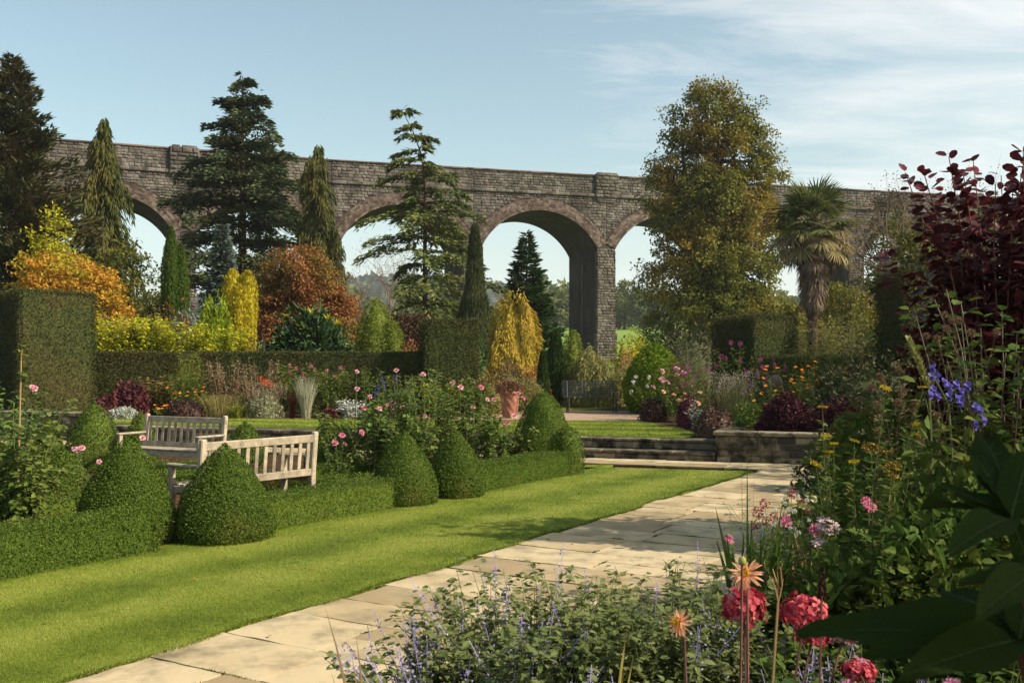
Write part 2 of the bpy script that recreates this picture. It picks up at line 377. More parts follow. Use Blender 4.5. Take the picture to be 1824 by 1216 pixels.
def flat_poly(name, poly, z, mat, kind='structure', step=None, thick=None):
    mb = MB(); n = len(poly)
    v = np.column_stack([poly, np.full(n, z)])
    import mathutils
    tri = mathutils.geometry.tessellate_polygon([[Vector(p) for p in v]])
    mb.add(v, np.array(tri))
    if thick:
        lo = v.copy(); lo[:, 2] -= thick; i = np.arange(n); mb.add(np.concatenate([v, lo]), np.stack([i, (i+1) % n, (i+1) % n+n, i+n], -1))
    return STRUCT(mb, name, mat, kind)
flat_poly('lawn', lawn, .022, M_LAWN, thick=.034)
def grass_on(name, poly, z, n, mat, near=5.0, hh=(.006, .015), ww=.0028, label=None):
    lo = poly.min(0); hi = poly.max(0)
    lo = np.maximum(lo, [-20, 3.0])
    P = []
    tot = 0
    while tot < n:
        k = n*3
        x = rng.uniform(lo[0], hi[0], k); y = 1/rng.uniform(1/hi[1], 1/max(lo[1], near), k)
        ok = in_poly(x, y, poly) & (np.abs(x/y) < .60)
        P.append(np.stack([x[ok], y[ok]], -1)); tot += ok.sum()
    P = np.concatenate(P)[:n]
    d = P[:, 1]
    h = rng.uniform(*hh, n)*(1+.02*d); w = ww*(.5+d/6.5)
    az = rng.uniform(0, 2*PI, n); lean = rng.uniform(.1, .75, n)
    tip = np.stack([P[:, 0]+np.cos(az)*h*lean, P[:, 1]+np.sin(az)*h*lean, z+h], -1)
    a2 = rng.uniform(0, PI, n); S = np.stack([np.cos(a2), np.sin(a2), np.zeros(n)], -1)*w[:, None]*.5
    B = np.column_stack([P, np.full(n, z-.003)])
    mb = MB(); mb.add(np.stack([B-S, B+S, tip], 1).reshape(-1, 3), np.arange(n*3).reshape(-1, 3))
    return STRUCT(mb, name, mat, 'stuff', label)
grass_on('lawn_blades', lawn, .022, 330000, M_LAWN)
# ragged tufts along the lawn's edge with the path
s = np.sort(rng.uniform(-3, 12.4, 9000)); e = E0+D1*s[:, None]+D1N*(.035*np.sin((s+9)/21.45*59*1.7)+.02*np.sin((s+9)/21.45*59*.6)+rng.normal(size=9000)*.012)[:, None]
mb = MB(); blades(mb, np.column_stack([e, np.full(9000, .012)]), U(.02, .05, 9000), U(.01, .05, 9000), rng.normal(math.atan2(D1N[1], D1N[0]), .9, 9000), .006, seg=2)
STRUCT(mb, 'edge_grass', M_LAWN, 'stuff')

# ------------------------------------------------------------ path of riven slabs
def slab_field(mb, s0, s1, t0, t1, org, da, dn, z, lo, hi, split, first=None, ang=0):
    s_ = s0
    while s_ < s1:
        ds = rng.uniform(lo, hi); t = t0+(rng.uniform(-.05, .05)); k = 0
        while t < t1-.05:
            dt = rng.uniform(*split); 
            if t1-(t+dt) < .35: dt = t1-t
            subs = [(s_, s_+ds)] if (ds < .62 or rng.random() < .6) else [(s_, s_+ds*.5), (s_+ds*.5, s_+ds)]
            JOINTS.append((org+da*s_+dn*t, org+da*(s_+ds)+dn*t, .8)); JOINTS.append((org+da*s_+dn*t, org+da*s_+dn*(t+dt), .45))
            for a_, b_ in subs:
                g = rng.uniform(.006, .014)
                c = [(a_+g, t+g), (b_-g, t+g), (b_-g, t+dt-g), (a_+g, t+dt-g)]
                c = [(p+rng.normal()*.006, r+rng.normal()*.006) for p, r in c]
                tilt = rng.normal(size=2)*.003
                nn = 7; grid = []
                for yy in range(nn):
                    for xx in range(nn):
                        fu_, fv_ = xx/(nn-1), yy/(nn-1)
                        p = (1-fu_)*(1-fv_)*np.array(c[0])+fu_*(1-fv_)*np.array(c[1])+fu_*fv_*np.array(c[2])+(1-fu_)*fv_*np.array(c[3])
                        edge = min(xx, nn-1-xx, yy, nn-1-yy) == 0
                        if edge: p = p+rng.normal(size=2)*.004
                        zz_ = z+tilt[0]*(fu_-.5)+tilt[1]*(fv_-.5)+rng.normal()*.0012-(.003 if edge else 0)
                        w2 = org+da*p[0]+dn*p[1]; grid.append((w2[0], w2[1], zz_))
                q_ = np.array([[i*nn+j, i*nn+j+1, (i+1)*nn+j+1, (i+1)*nn+j] for i in range(nn-1) for j in range(nn-1)])
                if (da[0]*dn[1]-da[1]*dn[0]) < 0: q_ = q_[:, ::-1]
                rim = [j for j in range(nn)]+[i*nn+nn-1 for i in range(1, nn)]+[(nn-1)*nn+j for j in range(nn-2, -1, -1)]+[i*nn for i in range(nn-2, 0, -1)]
                v = np.array(grid); lowv = v[rim].copy(); lowv[:, 2] = z-.03
                m_ = len(rim)
                mb.add(np.concatenate([v, lowv]), [q_, np.array([[rim[i], nn*nn+i, nn*nn+(i+1) % m_, rim[(i+1) % m_]] for i in range(m_)])])
            t += dt; k += 1
        s_ += ds
JOINTS = []
mb = MB()
slab_field(mb, -7, 14.4, .03, 2.75, E0, D1, D1N, .03, .45, .85, (.55, 1.15))
STRUCT(mb, 'path', M_SLAB)
mb = MB()   # paved strip at the foot of the steps
slab_field(mb, -16, 6.5, -1.02, -.02, ORG, UD, VD, .036, .7, 1.25, (.45, .6))
STRUCT(mb, 'pavement', M_SLAB)
M_MOSS = leaf_mat('joint_moss', [(.05,.07,.012), (.09,.12,.02), (.12,.11,.03)])
P = []
for a_, b_, w_ in JOINTS:                       # moss and small grasses root in the joints, in patches
    if rng.random() > w_: continue
    Lj = np.linalg.norm(b_-a_); c0 = rng.uniform(0, 1); k = int(rng.uniform(70, 200)*Lj*rng.choice([.4, 1, 1.6]))
    q_ = np.clip(c0+rng.normal(size=k)*rng.choice([.05, .12, .22]), 0, 1); P.append(a_+(b_-a_)*q_[:, None]+rng.normal(size=(k, 2))*.006)
P = np.concatenate(P); k = len(P); mb = MB()
blades(mb, np.column_stack([P, np.full(k, .012)]), U(.015, .034, k), U(.004, .022, k), rng.uniform(0, 2*PI, k), .006, seg=2)
leaves(mb, np.column_stack([P+rng.normal(size=(k, 2))*.004, np.full(k, .024)]), rdir(k)*np.array([1, 1, .3]), np.array([0, 0, 1.])+rdir(k)*.5, U(.008, .02, k), .010)
STRUCT(mb, 'joint_moss', M_MOSS, 'stuff', 'moss and small grass in the joints of the paving')
M_FALLEN = leaf_mat('fallen_leaves', [(.20,.10,.03), (.28,.17,.05), (.14,.07,.03)], trans=.1)
k = 150; s = rng.uniform(-2, 14, k); t = rng.uniform(-3, 2.7, k); P = E0+D1*s[:, None]+D1N*t[:, None]; mb = MB()
leaves(mb, np.column_stack([P, np.where(t > 0, .036, .045)]), rdir(k)*np.array([1, 1, .25]), np.array([0, 0, 1.])+rdir(k)*.35, U(.02, .05, k), U(.015, .03, k), 'oval')
STRUCT(mb, 'fallen_leaves', M_FALLEN, 'stuff', 'a few fallen leaves on the lawn and paving')

# ------------------------------------------------------------ upper terrace: lawn, gravel, grass verge
def uvp(u, v): return ORG+UD*u+VD*v
up_edge = [uvp(-16, .9), uvp(-.0, .9)]
curve = [(1236, 777, 19.0), (1238, 772, 19.6), (1215, 763, 21.2), (1170, 755, 22.8), (1135, 750.5, 23.9)]
crv = [np.array([X(px, Y), Y]) for px, py, Y in curve]
ul = np.array([uvp(-16, .62), uvp(-.75, .62)]+crv+[np.array([.2, 24.5]), np.array([-5, 24.9]), np.array([-11.5, 25.2])])
def drape(name, poly, off, mat, kind='structure', n=40):
    """sheet over the sloping terrace"""
    import mathutils
    lo, hi = poly.min(0), poly.max(0); out = MB()
    # refine the outline, triangulate, lift onto the ground
    P = []
    for i in range(len(poly)):
        p, q2 = poly[i], poly[(i+1) % len(poly)]
        for k in range(6): P.append(p+(q2-p)*k/6)
    P = np.array(P); v = np.column_stack([P, gz(P[:, 0], P[:, 1])+off])
    out.add(v, np.array(mathutils.geometry.tessellate_polygon([[Vector(p) for p in v]])))
    return STRUCT(out, name, mat, kind)
drape('upper_lawn', ul, .014, M_LAWN2)
grass_on('upper_lawn_blades', ul, .395, 90000, M_LAWN2, near=18, hh=(.012, .026), ww=.004)
gr = np.array([[-2.5, 24.55], [.2, 24.5], crv[-1], [X(1150, 25), 25], [X(1140, 28.8), 28.8], [X(860, 29), 29], [-2.5, 28]])
drape('gravel_path', gr, .010, M_GRAVEL)
vg = np.array([[X(860, 29.2), 29.2], [X(1140, 29), 29], [X(1130, 31), 31], [X(860, 31), 31]])
drape('grass_verge', vg, .02, M_LAWN2)

# ------------------------------------------------------------ steps and terrace walls
def blockwall(mb, p0, p1, z0, z1, nrm, lo=.25, hi=.6, rh=(.12, .2), prot=(.01, .04), gap=.008, skip=None, mat=0, cham=.35):
    """courses of rough blocks standing proud of the plane through p0-p1"""
    p0 = np.array(p0, float); p1 = np.array(p1, float); Lg = np.linalg.norm(p1-p0); d = (p1-p0)/Lg; n3 = np.array([nrm[0], nrm[1], 0.])
    z = z0; Q = []; D = []
    while z < z1-.02:
        h = rng.uniform(*rh)
        if z1-(z+h) < rh[0]*.6: h = z1-z
        x = -rng.uniform(0, hi*.7)
        while x < Lg:
            w = rng.uniform(lo, hi); a_, b_ = max(x, 0), min(x+w, Lg)
            if b_-a_ > .05:
                if skip is None or not skip((a_+b_)/2, z+h/2, a_, b_, z, z+h):
                    c = [(a_+gap, z+gap), (b_-gap, z+gap), (b_-gap, z+h-gap), (a_+gap, z+h-gap)]
                    Q.append([[*(p0+d*p), r] for p, r in c]); D.append(rng.uniform(*prot))
            x += w
        z += h
    Q = np.array(Q); D = np.array(D); n = len(Q)
    cen = Q.mean(1, keepdims=True); Ls = np.minimum(D*cham*2, .06)
    ex = unit(Q[:, 1]-Q[:, 0]); inset = Ls
    O = Q.copy()
    jit = rng.normal(size=(n, 4, 1))*.18*D[:, None, None]
    sx_ = np.array([1, -1, -1, 1]); sz_ = np.array([1, 1, -1, -1])
    O += ex[:, None]*(sx_[None, :, None]*inset[:, None, None]); O[:, :, 2] += sz_[None]*inset[:, None]
    O += n3[None, None]*(D[:, None, None]+jit)
    C = O.mean(1, keepdims=True)+n3[None, None]*(D[:, None, None]*rng.uniform(.1, .7, (n, 1, 1)))
    V = np.concatenate([Q, O, C], 1)
    base = (np.arange(n)*9)[:, None, None]
    fq = np.array([[0,1,5,4],[1,2,6,5],[2,3,7,6],[3,0,4,7]]); ft = np.array([[4,5,8],[5,6,8],[6,7,8],[7,4,8]])
    mb.add(V.reshape(-1, 3), [(base+fq).reshape(-1, 4), (base+ft).reshape(-1, 3)], mat)
VANG = math.atan2(UD[1], UD[0])
def ubox(mb, u0, u1, v0, v1, z0, z1, b=.012, mat=0):
    c = ORG+UD*((u0+u1)/2)+VD*((v0+v1)/2)
    bbox(mb, (c[0], c[1], (z0+z1)/2), (u1-u0, v1-v0, z1-z0), b, mat, rz=VANG)
st = THING('stone_steps', 'two mossy stone steps up from the path to the upper lawn', 'steps', (*uvp(-2, 0), 0))
def local(mb, root): 
    L = np.array(root.location); 
    mb.v = [v-L for v in mb.v]; return mb
def part(mb, name, mats, root, smooth=False): return OBJ(local(mb, root), name, mats, root, smooth=smooth)
SU0, SU1 = -5.2, -.02
for k, (v0, z1) in enumerate(((0.0, .19), (.36, .385))):
    mr_ = MB(); mt_ = MB()
    ubox(mr_, SU0, SU1, v0+.045, v0+.40, z1-.19, z1-.055)
    blockwall(mr_, uvp(SU0, v0+.045), uvp(SU1, v0+.045), z1-.19, z1-.058, -VD, .35, .8, (.13, .14), (.008, .025))
    part(mr_, 'riser', M_STEP, st)
    u = SU0
    while u < SU1-.05:
        w_ = min(rng.uniform(.9, 1.6), SU1-u)
        if SU1-(u+w_) < .4: w_ = SU1-u
        ubox(mt_, u+.004, u+w_-.004, v0, v0+.42, z1-.055, z1, .014); u += w_
    part(mt_, 'tread', M_STEP, st)
# planter wall to the right of the steps
pw = THING('planter_wall', 'low raised planter wall of coursed grey stone with a slab coping beside the steps', 'wall', (*uvp(1.5, 0), 0))
mb = MB(); ubox(mb, 0, 5.5, .04, .32, 0, .5)
blockwall(mb, uvp(0, .04), uvp(5.5, .04), 0, .5, -VD, .25, .6, (.11, .17), (.01, .035)); blockwall(mb, uvp(0, 1.3), uvp(0, .04), 0.2, .5, -UD, .3, .5, (.12, .16), (.01, .03))
ubox(mb, .01, .3, .33, 1.3, 0, .5)
part(mb, 'stonework', M_WALLSTONE, pw)
mb = MB(); u = -.06
while u < 5.4:
    w_ = rng.uniform(.7, 1.2); ubox(mb, u+.003, u+w_-.003, -.03, .36, .502, .575, .015); u += w_
ubox(mb, -.06, .34, .365, 1.3, .502, .575, .015)
part(mb, 'coping', M_WALLSTONE, pw)
mb = MB(); pc = [uvp(.3, .36), uvp(7, .36), uvp(7, 3.0), uvp(.3, 3.0)]
mb.add([[*p, .53] for p in pc], np.array([[0,1,2,3]])); STRUCT(mb, 'planter_soil', M_SOIL)
# retaining wall left of the steps
rw = THING('retaining_wall', 'low mossy retaining wall under the upper lawn behind the rose parterre', 'wall', (*uvp(-11, 0), 0))
mb = MB(); ubox(mb, -14.0, SU0-.02, .14, .64, 0, .31)
blockwall(mb, uvp(-14.0, .14), uvp(SU0-.02, .14), 0, .31, -VD, .3, .7, (.11, .16), (.01, .03)); part(mb, 'stonework', M_STEP, rw)
mb = MB(); u = -14.0
while u < SU0-.1:
    w_ = min(rng.uniform(.8, 1.4), SU0-.02-u); ubox(mb, u+.003, u+w_-.003, .08, .66, .312, .385, .014); u += w_
part(mb, 'coping', M_STEP, rw)
hw = THING('stepped_wall', 'taller pale stone wall with slab coping beyond the far left topiary cones', 'wall', (*uvp(-16.5, 0), 0))
mb = MB(); ubox(mb, -22, -14.02, .14, .64, 0, .58)
blockwall(mb, uvp(-22, .14), uvp(-14.02, .14), 0, .58, -VD, .3, .6, (.13, .19), (.01, .035)); part(mb, 'stonework', M_WALLSTONE, hw)
mb = MB(); u = -22
while u < -14.1:
    w_ = min(rng.uniform(.8, 1.2), -14.02-u+.06); ubox(mb, u+.003, u+w_-.003, .06, .66, .582, .66, .014); u += w_
part(mb, 'coping', M_WALLSTONE, hw)

# ------------------------------------------------------------ the viaduct
def vx(px):
    dy = np.interp(px, [-900, -200, 90, 580, 1060, 1540, 2200, 2900], [480, 428, 408, 370, 342, 315, 280, 243]); Y = 15.4*F/dy
    return np.array([X(px, Y), Y])
PX = [-480, -215, 60, 328, 590, 843, 1080, 1306, 1525, 1735, 1935, 2128, 2312, 2488]
PP = [vx(p) for p in PX]
ZS = EYE+9.35; ZSTR = EYE+13.45; ZTOP = EYE+15.25; DEP = 6.8; PWID = 1.55
via = THING('viaduct', 'long stone railway viaduct with round brick arches crossing behind the garden', 'viaduct', (*PP[6], 2))
mb_par = MB(); mb_sp = MB(); mb_str = MB(); mb_cop = MB(); mb_back = MB()
GEO = []
for i in range(len(PP)-1):
    A, B = PP[i], PP[i+1]; Lp = np.linalg.norm(B-A); ud = (B-A)/Lp; wd = np.array([-ud[1], ud[0]])
    h = (Lp-PWID)/2; rise = h*.60; ri = (h*h+rise*rise)/(2*rise); zc = ZS+rise-ri; ro = ri+.92
    GEO.append((A, B, Lp, ud, wd, h, ri, ro, zc))
    def w3(u, w, z): p = A+ud*u+wd*w; return [p[0], p[1], z]
    cu_ = Lp/2; amax = math.asin(h/ri)
    th = np.linspace(-amax, amax, 41)
    # barrel (soffit)
    mb = MB(); v = []
    for t_ in th:
        for w in (.02, .9, DEP*.5, DEP): v.append(w3(cu_+ri*math.sin(t_), w, zc+ri*math.cos(t_)))
    q = np.array([[k*4+j, k*4+j+1, (k+1)*4+j+1, (k+1)*4+j] for k in range(40) for j in range(3)])
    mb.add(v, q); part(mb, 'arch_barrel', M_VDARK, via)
    # ring of brick voussoirs, four courses
    mb = MB()
    for c_ in range(6):
        r0 = ri+c_*.153; r1 = r0+.153; nb = int(2*amax*r0/.24)
        tt = np.linspace(-amax, amax, nb+1)
        for k in range(nb):
            g = .007; pr = .05+rng.uniform(0, .012)
            cs = [(r0+g, tt[k]+g/r0), (r0+g, tt[k+1]-g/r0), (r1-g, tt[k+1]-g/r1), (r1-g, tt[k]+g/r1)]
            vv = [w3(cu_+r*math.sin(t_), 0.02, zc+r*math.cos(t_)) for r, t_ in cs]+[w3(cu_+r*math.sin(t_), -pr, zc+r*math.cos(t_)) for r, t_ in cs]
            mb.add(vv, np.array([[4,5,6,7],[0,1,5,4],[1,2,6,5],[2,3,7,6],[3,0,4,7]]))
    vv = []
    for t_ in th: vv += [w3(cu_+(ri+.004)*math.sin(t_), .0, zc+(ri+.004)*math.cos(t_)), w3(cu_+ro*math.sin(t_), .0, zc+ro*math.cos(t_))]
    mb.add(vv, np.array([[2*k, 2*k+2, 2*k+3, 2*k+1] for k in range(40)]))
    part(mb, 'arch_ring', M_VBRICK, via)
    # spandrel backing front and back
    for w, sgn in ((.03, 1), (DEP, -1)):
        vv = []
        for t_ in th: vv += [w3(cu_+ri*math.sin(t_), w, zc+ri*math.cos(t_)), w3(cu_+ri*math.sin(t_), w, ZSTR)]
        f = np.array([[2*k, 2*k+2, 2*k+3, 2*k+1] for k in range(40)]); mb_back.add(vv, f if sgn > 0 else f[:, ::-1])
        vv = [w3(0, w, ZS), w3(PWID/2, w, ZS), w3(PWID/2, w, ZSTR), w3(0, w, ZSTR), w3(Lp-PWID/2, w, ZS), w3(Lp, w, ZS), w3(Lp, w, ZSTR), w3(Lp-PWID/2, w, ZSTR)]
        mb_back.add(vv, np.array([[0,1,2,3],[4,5,6,7]]))
    def skip(u, z, u0, u1, z0, z1):
        d0 = min(math.hypot(uu-cu_, zq-zc) for uu in (u0, u1, u) for zq in (z0, z1, z))
        return d0 < ro-.06
    blockwall(mb_sp, A+wd*.03, B+wd*.03, ZS-.1, ZSTR, -wd, .24, .54, (.17, .26), (.02, .06), .007, skip)
    # string course, parapet, coping
    e = .02
    def run(mb, z0, z1, w0, w1, mat=0):
        v = [w3(-e*0, w0, z0), w3(Lp, w0, z0), w3(Lp, w1, z0), w3(0, w1, z0), w3(0, w0, z1), w3(Lp, w0, z1), w3(Lp, w1, z1), w3(0, w1, z1)]
        mb.add(v, np.array([[0,3,2,1],[4,5,6,7],[0,1,5,4],[2,3,7,6]]), mat)
    blockwall(mb_str, A-wd*.10, B-wd*.10, ZSTR+.002, ZSTR+.27, -wd, .9, 1.5, (.26, .27), (.04, .07), .008)
    run(mb_str, ZSTR, ZSTR+.275, -.10, DEP+.1)
    blockwall(mb_par, A, B, ZSTR+.28, ZTOP-.14, -wd, .24, .52, (.17, .26), (.02, .06), .007)
    run(mb_par, ZSTR+.276, ZTOP-.14, 0, .5); run(mb_par, ZSTR+.276, ZTOP-.14, DEP-.5, DEP)
    blockwall(mb_cop, A-wd*.10, B-wd*.10, ZTOP-.138, ZTOP, -wd, .8, 1.3, (.13, .14), (.02, .05), .006)
    run(mb_cop, ZTOP-.139, ZTOP-.002, -.10, .55); run(mb_cop, ZTOP-.139, ZTOP-.002, DEP-.55, DEP+.08)
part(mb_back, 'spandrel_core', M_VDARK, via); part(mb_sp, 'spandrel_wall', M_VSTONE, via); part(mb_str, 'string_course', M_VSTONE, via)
part(mb_par, 'parapet', M_VSTONE, via); part(mb_cop, 'coping', M_COPE, via)
# track bed between the parapets
mb = MB()
for A, B, Lp, ud, wd, *_ in GEO:
    mb.add([[*(A+wd*.5), ZSTR+.5], [*(B+wd*.5), ZSTR+.5], [*(B+wd*(DEP-.5)), ZSTR+.5], [*(A+wd*(DEP-.5)), ZSTR+.5]], np.array([[0,1,2,3]]))
part(mb, 'track_bed', M_GRAVEL, via)
for i in range(1, len(PP)-1):
    A = PP[i]; ud = unit(GEO[i-1][3]+GEO[i][3]); wd = np.array([-ud[1], ud[0]])
    zg = float(gz(A[0], A[1]))-.3; ZPL = EYE+2.55
    mb = MB()
    def prism(hw, w0, w1, z0, z1, mat):
        v = [[*(A+ud*a_+wd*b_), z] for z in (z0, z1) for a_, b_ in ((-hw, w0), (hw, w0), (hw, w1), (-hw, w1))]
        mb.add(v, np.array([[0,1,5,4],[1,2,6,5],[2,3,7,6],[3,0,4,7],[4,5,6,7]]), mat)
    prism(PWID/2, .03, DEP, ZPL-.02, ZS, 1); prism(PWID/2+.1, -.1, DEP+.1, zg, ZPL, 1)
    hw = PWID/2
    blockwall(mb, A-ud*hw+wd*.03, A+ud*hw+wd*.03, ZPL, ZS, -wd, .24, .52, (.17, .26), (.025, .075), .007, mat=0)
    blockwall(mb, A-ud*(hw+.1)-wd*.1, A+ud*(hw+.1)-wd*.1, zg, ZPL, -wd, .24, .52, (.17, .26), (.025, .075), .007, mat=0)
    for sgn in (-1, 1):     # quoins return round the corner
        a_, b_ = A+ud*hw*sgn+wd*.5, A+ud*hw*sgn-wd*.02
        p_, r_ = (a_, b_) if sgn < 0 else (b_, a_)
        blockwall(mb, p_, r_, ZPL, ZS-.2, ud*sgn, .3, .62, (.26, .36), (.01, .04), .012, mat=0)
        a_, b_ = A+ud*(hw+.1)*sgn+wd*.45, A+ud*(hw+.1)*sgn-wd*.12
        p_, r_ = (a_, b_) if sgn < 0 else (b_, a_)
        blockwall(mb, p_, r_, zg, ZPL, ud*sgn, .3, .62, (.26, .36), (.01, .04), .012, mat=0)
        # vertical drain joint halfway through the pier
        c = A+ud*(hw+.03)*sgn+wd*(DEP*.5); tube(mb, [[*c, zg], [*c, ZS-.3]], .06, 5, 0)
    part(mb, 'pier', [M_VSTONE, M_VDARK], via)
    if PX[i] in (328, 1080, 1735):      # pilaster panels over every third pier
        mb = MB(); pw_ = .98
        def pr2(hw, w0, w1, z0, z1):
            v = [[*(A+ud*a_+wd*b_), z] for z in (z0, z1) for a_, b_ in ((-hw, w0), (hw, w0), (hw, w1), (-hw, w1))]
            mb.add(v, np.array([[0,3,2,1],[0,1,5,4],[1,2,6,5],[2,3,7,6],[3,0,4,7],[4,5,6,7]]))
        pr2(pw_-.03, -.22, .3, ZSTR-.05, ZTOP+.06); pr2(pw_-.18, -.16, .2, ZSTR-.22, ZSTR-.05); pr2(pw_-.3, -.1, .2, ZSTR-.36, ZSTR-.22)
        blockwall(mb, A-ud*pw_-wd*.22, A+ud*pw_-wd*.22, ZSTR-.04, ZTOP+.06, -wd, .4, .8, (.26, .34), (.04, .1), .012)
        for sgn in (-1, 1):
            a_, b_ = A+ud*(pw_-.03)*sgn+wd*.1, A+ud*(pw_-.03)*sgn-wd*.22
            p_, r_ = (a_, b_) if sgn < 0 else (b_, a_)
            blockwall(mb, p_, r_, ZSTR-.04, ZTOP+.06, ud*sgn, .3, .34, (.26, .34), (.02, .05), .01)
        for k in (-.55, .1, .6): c = A+ud*k+wd*.02; box(mb, (c[0], c[1], ZTOP+.1), (.5, .5, .14), math.atan2(ud[1], ud[0]))
        part(mb, 'pilaster', M_VSTONE, via)
# ------------------------------------------------------------ benches and pot
M_TEAK = solid_mat('weathered_teak', [srgb('#71685a'), srgb('#958974'), srgb('#b0a38c')], scale=3, rough=.8, bump=.5, bscale=14, spec=.2, island=.35,
                   cols2=[srgb('#625b4d'), srgb('#877e69')], s2=4, thr=(.52, .7), stretch=(3, 3, 3), bdist=.004)
M_METAL = solid_mat('black_painted_metal', [srgb('#1d2122'), srgb('#262b2c'), srgb('#33393a')], scale=6, rough=.45, bump=.1, spec=.5)
M_TERRA = solid_mat('terracotta', [srgb('#6f4638'), srgb('#8d5c4a'), srgb('#a3715d')], scale=7, rough=.85, bump=.3, bscale=20, cols2=[srgb('#a08a78'), srgb('#bfa796')], s2=4, thr=(.55, .7))

def wooden_bench(label, loc, ang, Lb=1.6):
    """local x along the bench, local -y forward, origin on the ground under the middle"""
    t = THING('garden_bench', label, 'bench', loc, ang)
    def p(mb, name): return OBJ(mb, name, M_TEAK, t)
    hw = Lb/2-.035; rake = .10
    for s in (-1, 1):
        mb = MB()                               # rear leg, raked above the seat, rounded top
        bbox(mb, (s*hw, .27, .22), (.072, .07, .44), .006)
        bbox(mb, (s*hw, .30, .68), (.072, .065, .54), .012, rx=-rake)
        p(mb, 'leg')
        mb = MB(); bbox(mb, (s*hw, -.24, .31), (.06, .065, .62), .006); p(mb, 'leg')
        mb = MB(); bbox(mb, (s*hw, .0, .642), (.085, .60, .034), .014); p(mb, 'armrest')
        mb = MB(); bbox(mb, (s*hw, .015, .375), (.036, .44, .075), .005); p(mb, 'side_rail')
        mb = MB(); bbox(mb, (s*hw, .015, .11), (.036, .44, .05), .005); p(mb, 'side_rail')
    mb = MB()
    for k, yy in enumerate(np.linspace(-.245, .18, 6)): bbox(mb, (0, yy, .43-.004*k), (Lb-.09 if k else Lb-.14, .072, .024), .006)
    p(mb, 'seat')
    mb = MB(); bbox(mb, (0, -.245, .372), (Lb-.13, .032, .085), .005); p(mb, 'apron')
    tp = lambda z: .265+(z-.44)*math.tan(rake)+.012
    mb = MB(); bbox(mb, (0, tp(.86), .865), (Lb-.13, .036, .095), .008, rx=-rake); p(mb, 'top_rail')
    mb = MB(); bbox(mb, (0, tp(.455), .46), (Lb-.13, .034, .085), .006, rx=-rake); p(mb, 'bottom_rail')
    mb = MB()
    n = 12
    for k in range(n):
        xx = -Lb/2+.13+(Lb-.26)*k/(n-1); bbox(mb, (xx, tp(.66), .66), (.05, .018, .33), .003, rx=-rake)
    p(mb, 'back_slats')
    return t
YL, YR = 10.75, 12.05
pl = np.array([X(360, YL), YL]); pr = np.array([X(562, YR), YR]); c = (pl+pr)/2; dv = pr-pl
ang = math.atan2(dv[1], dv[0]); Lb = np.linalg.norm(dv)+.05
# origin offset: the rear posts stand .27-.3 behind the middle
fw = np.array([-math.sin(ang), math.cos(ang)])
c1 = c + fw*.32
wooden_bench('weathered teak bench with its slatted back turned to the lawn, between topiary cones', (c1[0], c1[1], 0), ang+PI, Lb)
YL2, YR2 = 16.55, 15.75
pl = np.array([X(262, YL2), YL2]); pr = np.array([X(402, YR2), YR2]); c = (pl+pr)/2; dv = pr-pl; ang2 = math.atan2(dv[1], dv[0]); Lb2 = np.linalg.norm(dv)+.05
fw = np.array([math.sin(ang2), -math.cos(ang2)]); c2 = c+fw*.32
wooden_bench('weathered grey teak bench facing the camera in front of the retaining wall', (c2[0], c2[1], 0), ang2, Lb2)

# black metal bench on the gravel
yb = 28.0; zb = float(gz(X(1052, yb), yb)); cb = np.array([X(1053, yb), yb])
mbn = THING('metal_bench', 'black slatted metal bench on the gravel before the weeping shrub', 'bench', (cb[0], cb[1], zb), R(4))
Lm = 1.62
for s in (-1, 1):
    mb = MB(); tube(mb, [(s*.66, .22, 0), (s*.66, .2, .42), (s*.66, .30, .90)], .022, 6, cap=True); OBJ(mb, 'leg', M_METAL, mbn)
    mb = MB(); tube(mb, [(s*.66, -.25, 0), (s*.66, -.22, .44)], .022, 6, cap=True); tube(mb, [(s*.66, -.24, .1), (s*.66, .21, .1)], .012, 5); OBJ(mb, 'leg', M_METAL, mbn)
    mb = MB(); tube(mb, [(s*.8, -.24, .44), (s*.8, -.26, .6), (s*.8, .24, .64)], .016, 6, cap=True); OBJ(mb, 'armrest', M_METAL, mbn)
mb = MB()
for yy in np.linspace(-.24, .18, 9): bbox(mb, (0, yy, .45), (Lm, .03, .014), .003)
for s in (-.66, 0, .66): bbox(mb, (s, -.03, .435), (.03, .46, .016), .003)
OBJ(mb, 'seat', M_METAL, mbn)
mb = MB()
for k, zz_ in enumerate(np.linspace(.5, .89, 9)): bbox(mb, (0, .205+(zz_-.42)*.21, zz_), (Lm, .012, .022), .003)
for s in (-.66, -.22, .22, .66): bbox(mb, (s, .255, .68), (.03, .012, .44), .003, rx=-.2)
OBJ(mb, 'backrest', M_METAL, mbn)

# twisted terracotta pot
yp = 25.6; pt = THING('terracotta_pot', 'tall terracotta pot with spiral fluting beside the gravel', 'pot', (X(908, yp), yp, float(gz(X(908, yp), yp))))
mb = MB(); n = 48; zs = np.linspace(0, .62, 22); th = np.linspace(0, 2*PI, n, endpoint=False)
v = []
for z in zs:
    r = .16+.075*(z/.62)**.9
    for t_ in th: rr = r*(1+.11*abs(math.sin(4*(t_+z*3.2)))**.8); v.append((rr*math.cos(t_), rr*math.sin(t_), z))
i = np.arange(21)[:, None]*n; j = np.arange(n)[None]; mb.add(v, np.stack([i+j, i+(j+1) % n, i+n+(j+1) % n, i+n+j], -1).reshape(-1, 4))
OBJ(mb, 'pot_body', M_TERRA, pt, smooth=True)
mb = MB(); lathe(mb, [(.23, .60), (.27, .615), (.275, .66), (.262, .69), (.235, .69), (.22, .6)], 36); OBJ(mb, 'rim', M_TERRA, pt, smooth=True)
mb = MB(); lathe(mb, [(.225, .64), (.0, .66)], 20); OBJ(mb, 'compost', M_SOIL, pt)
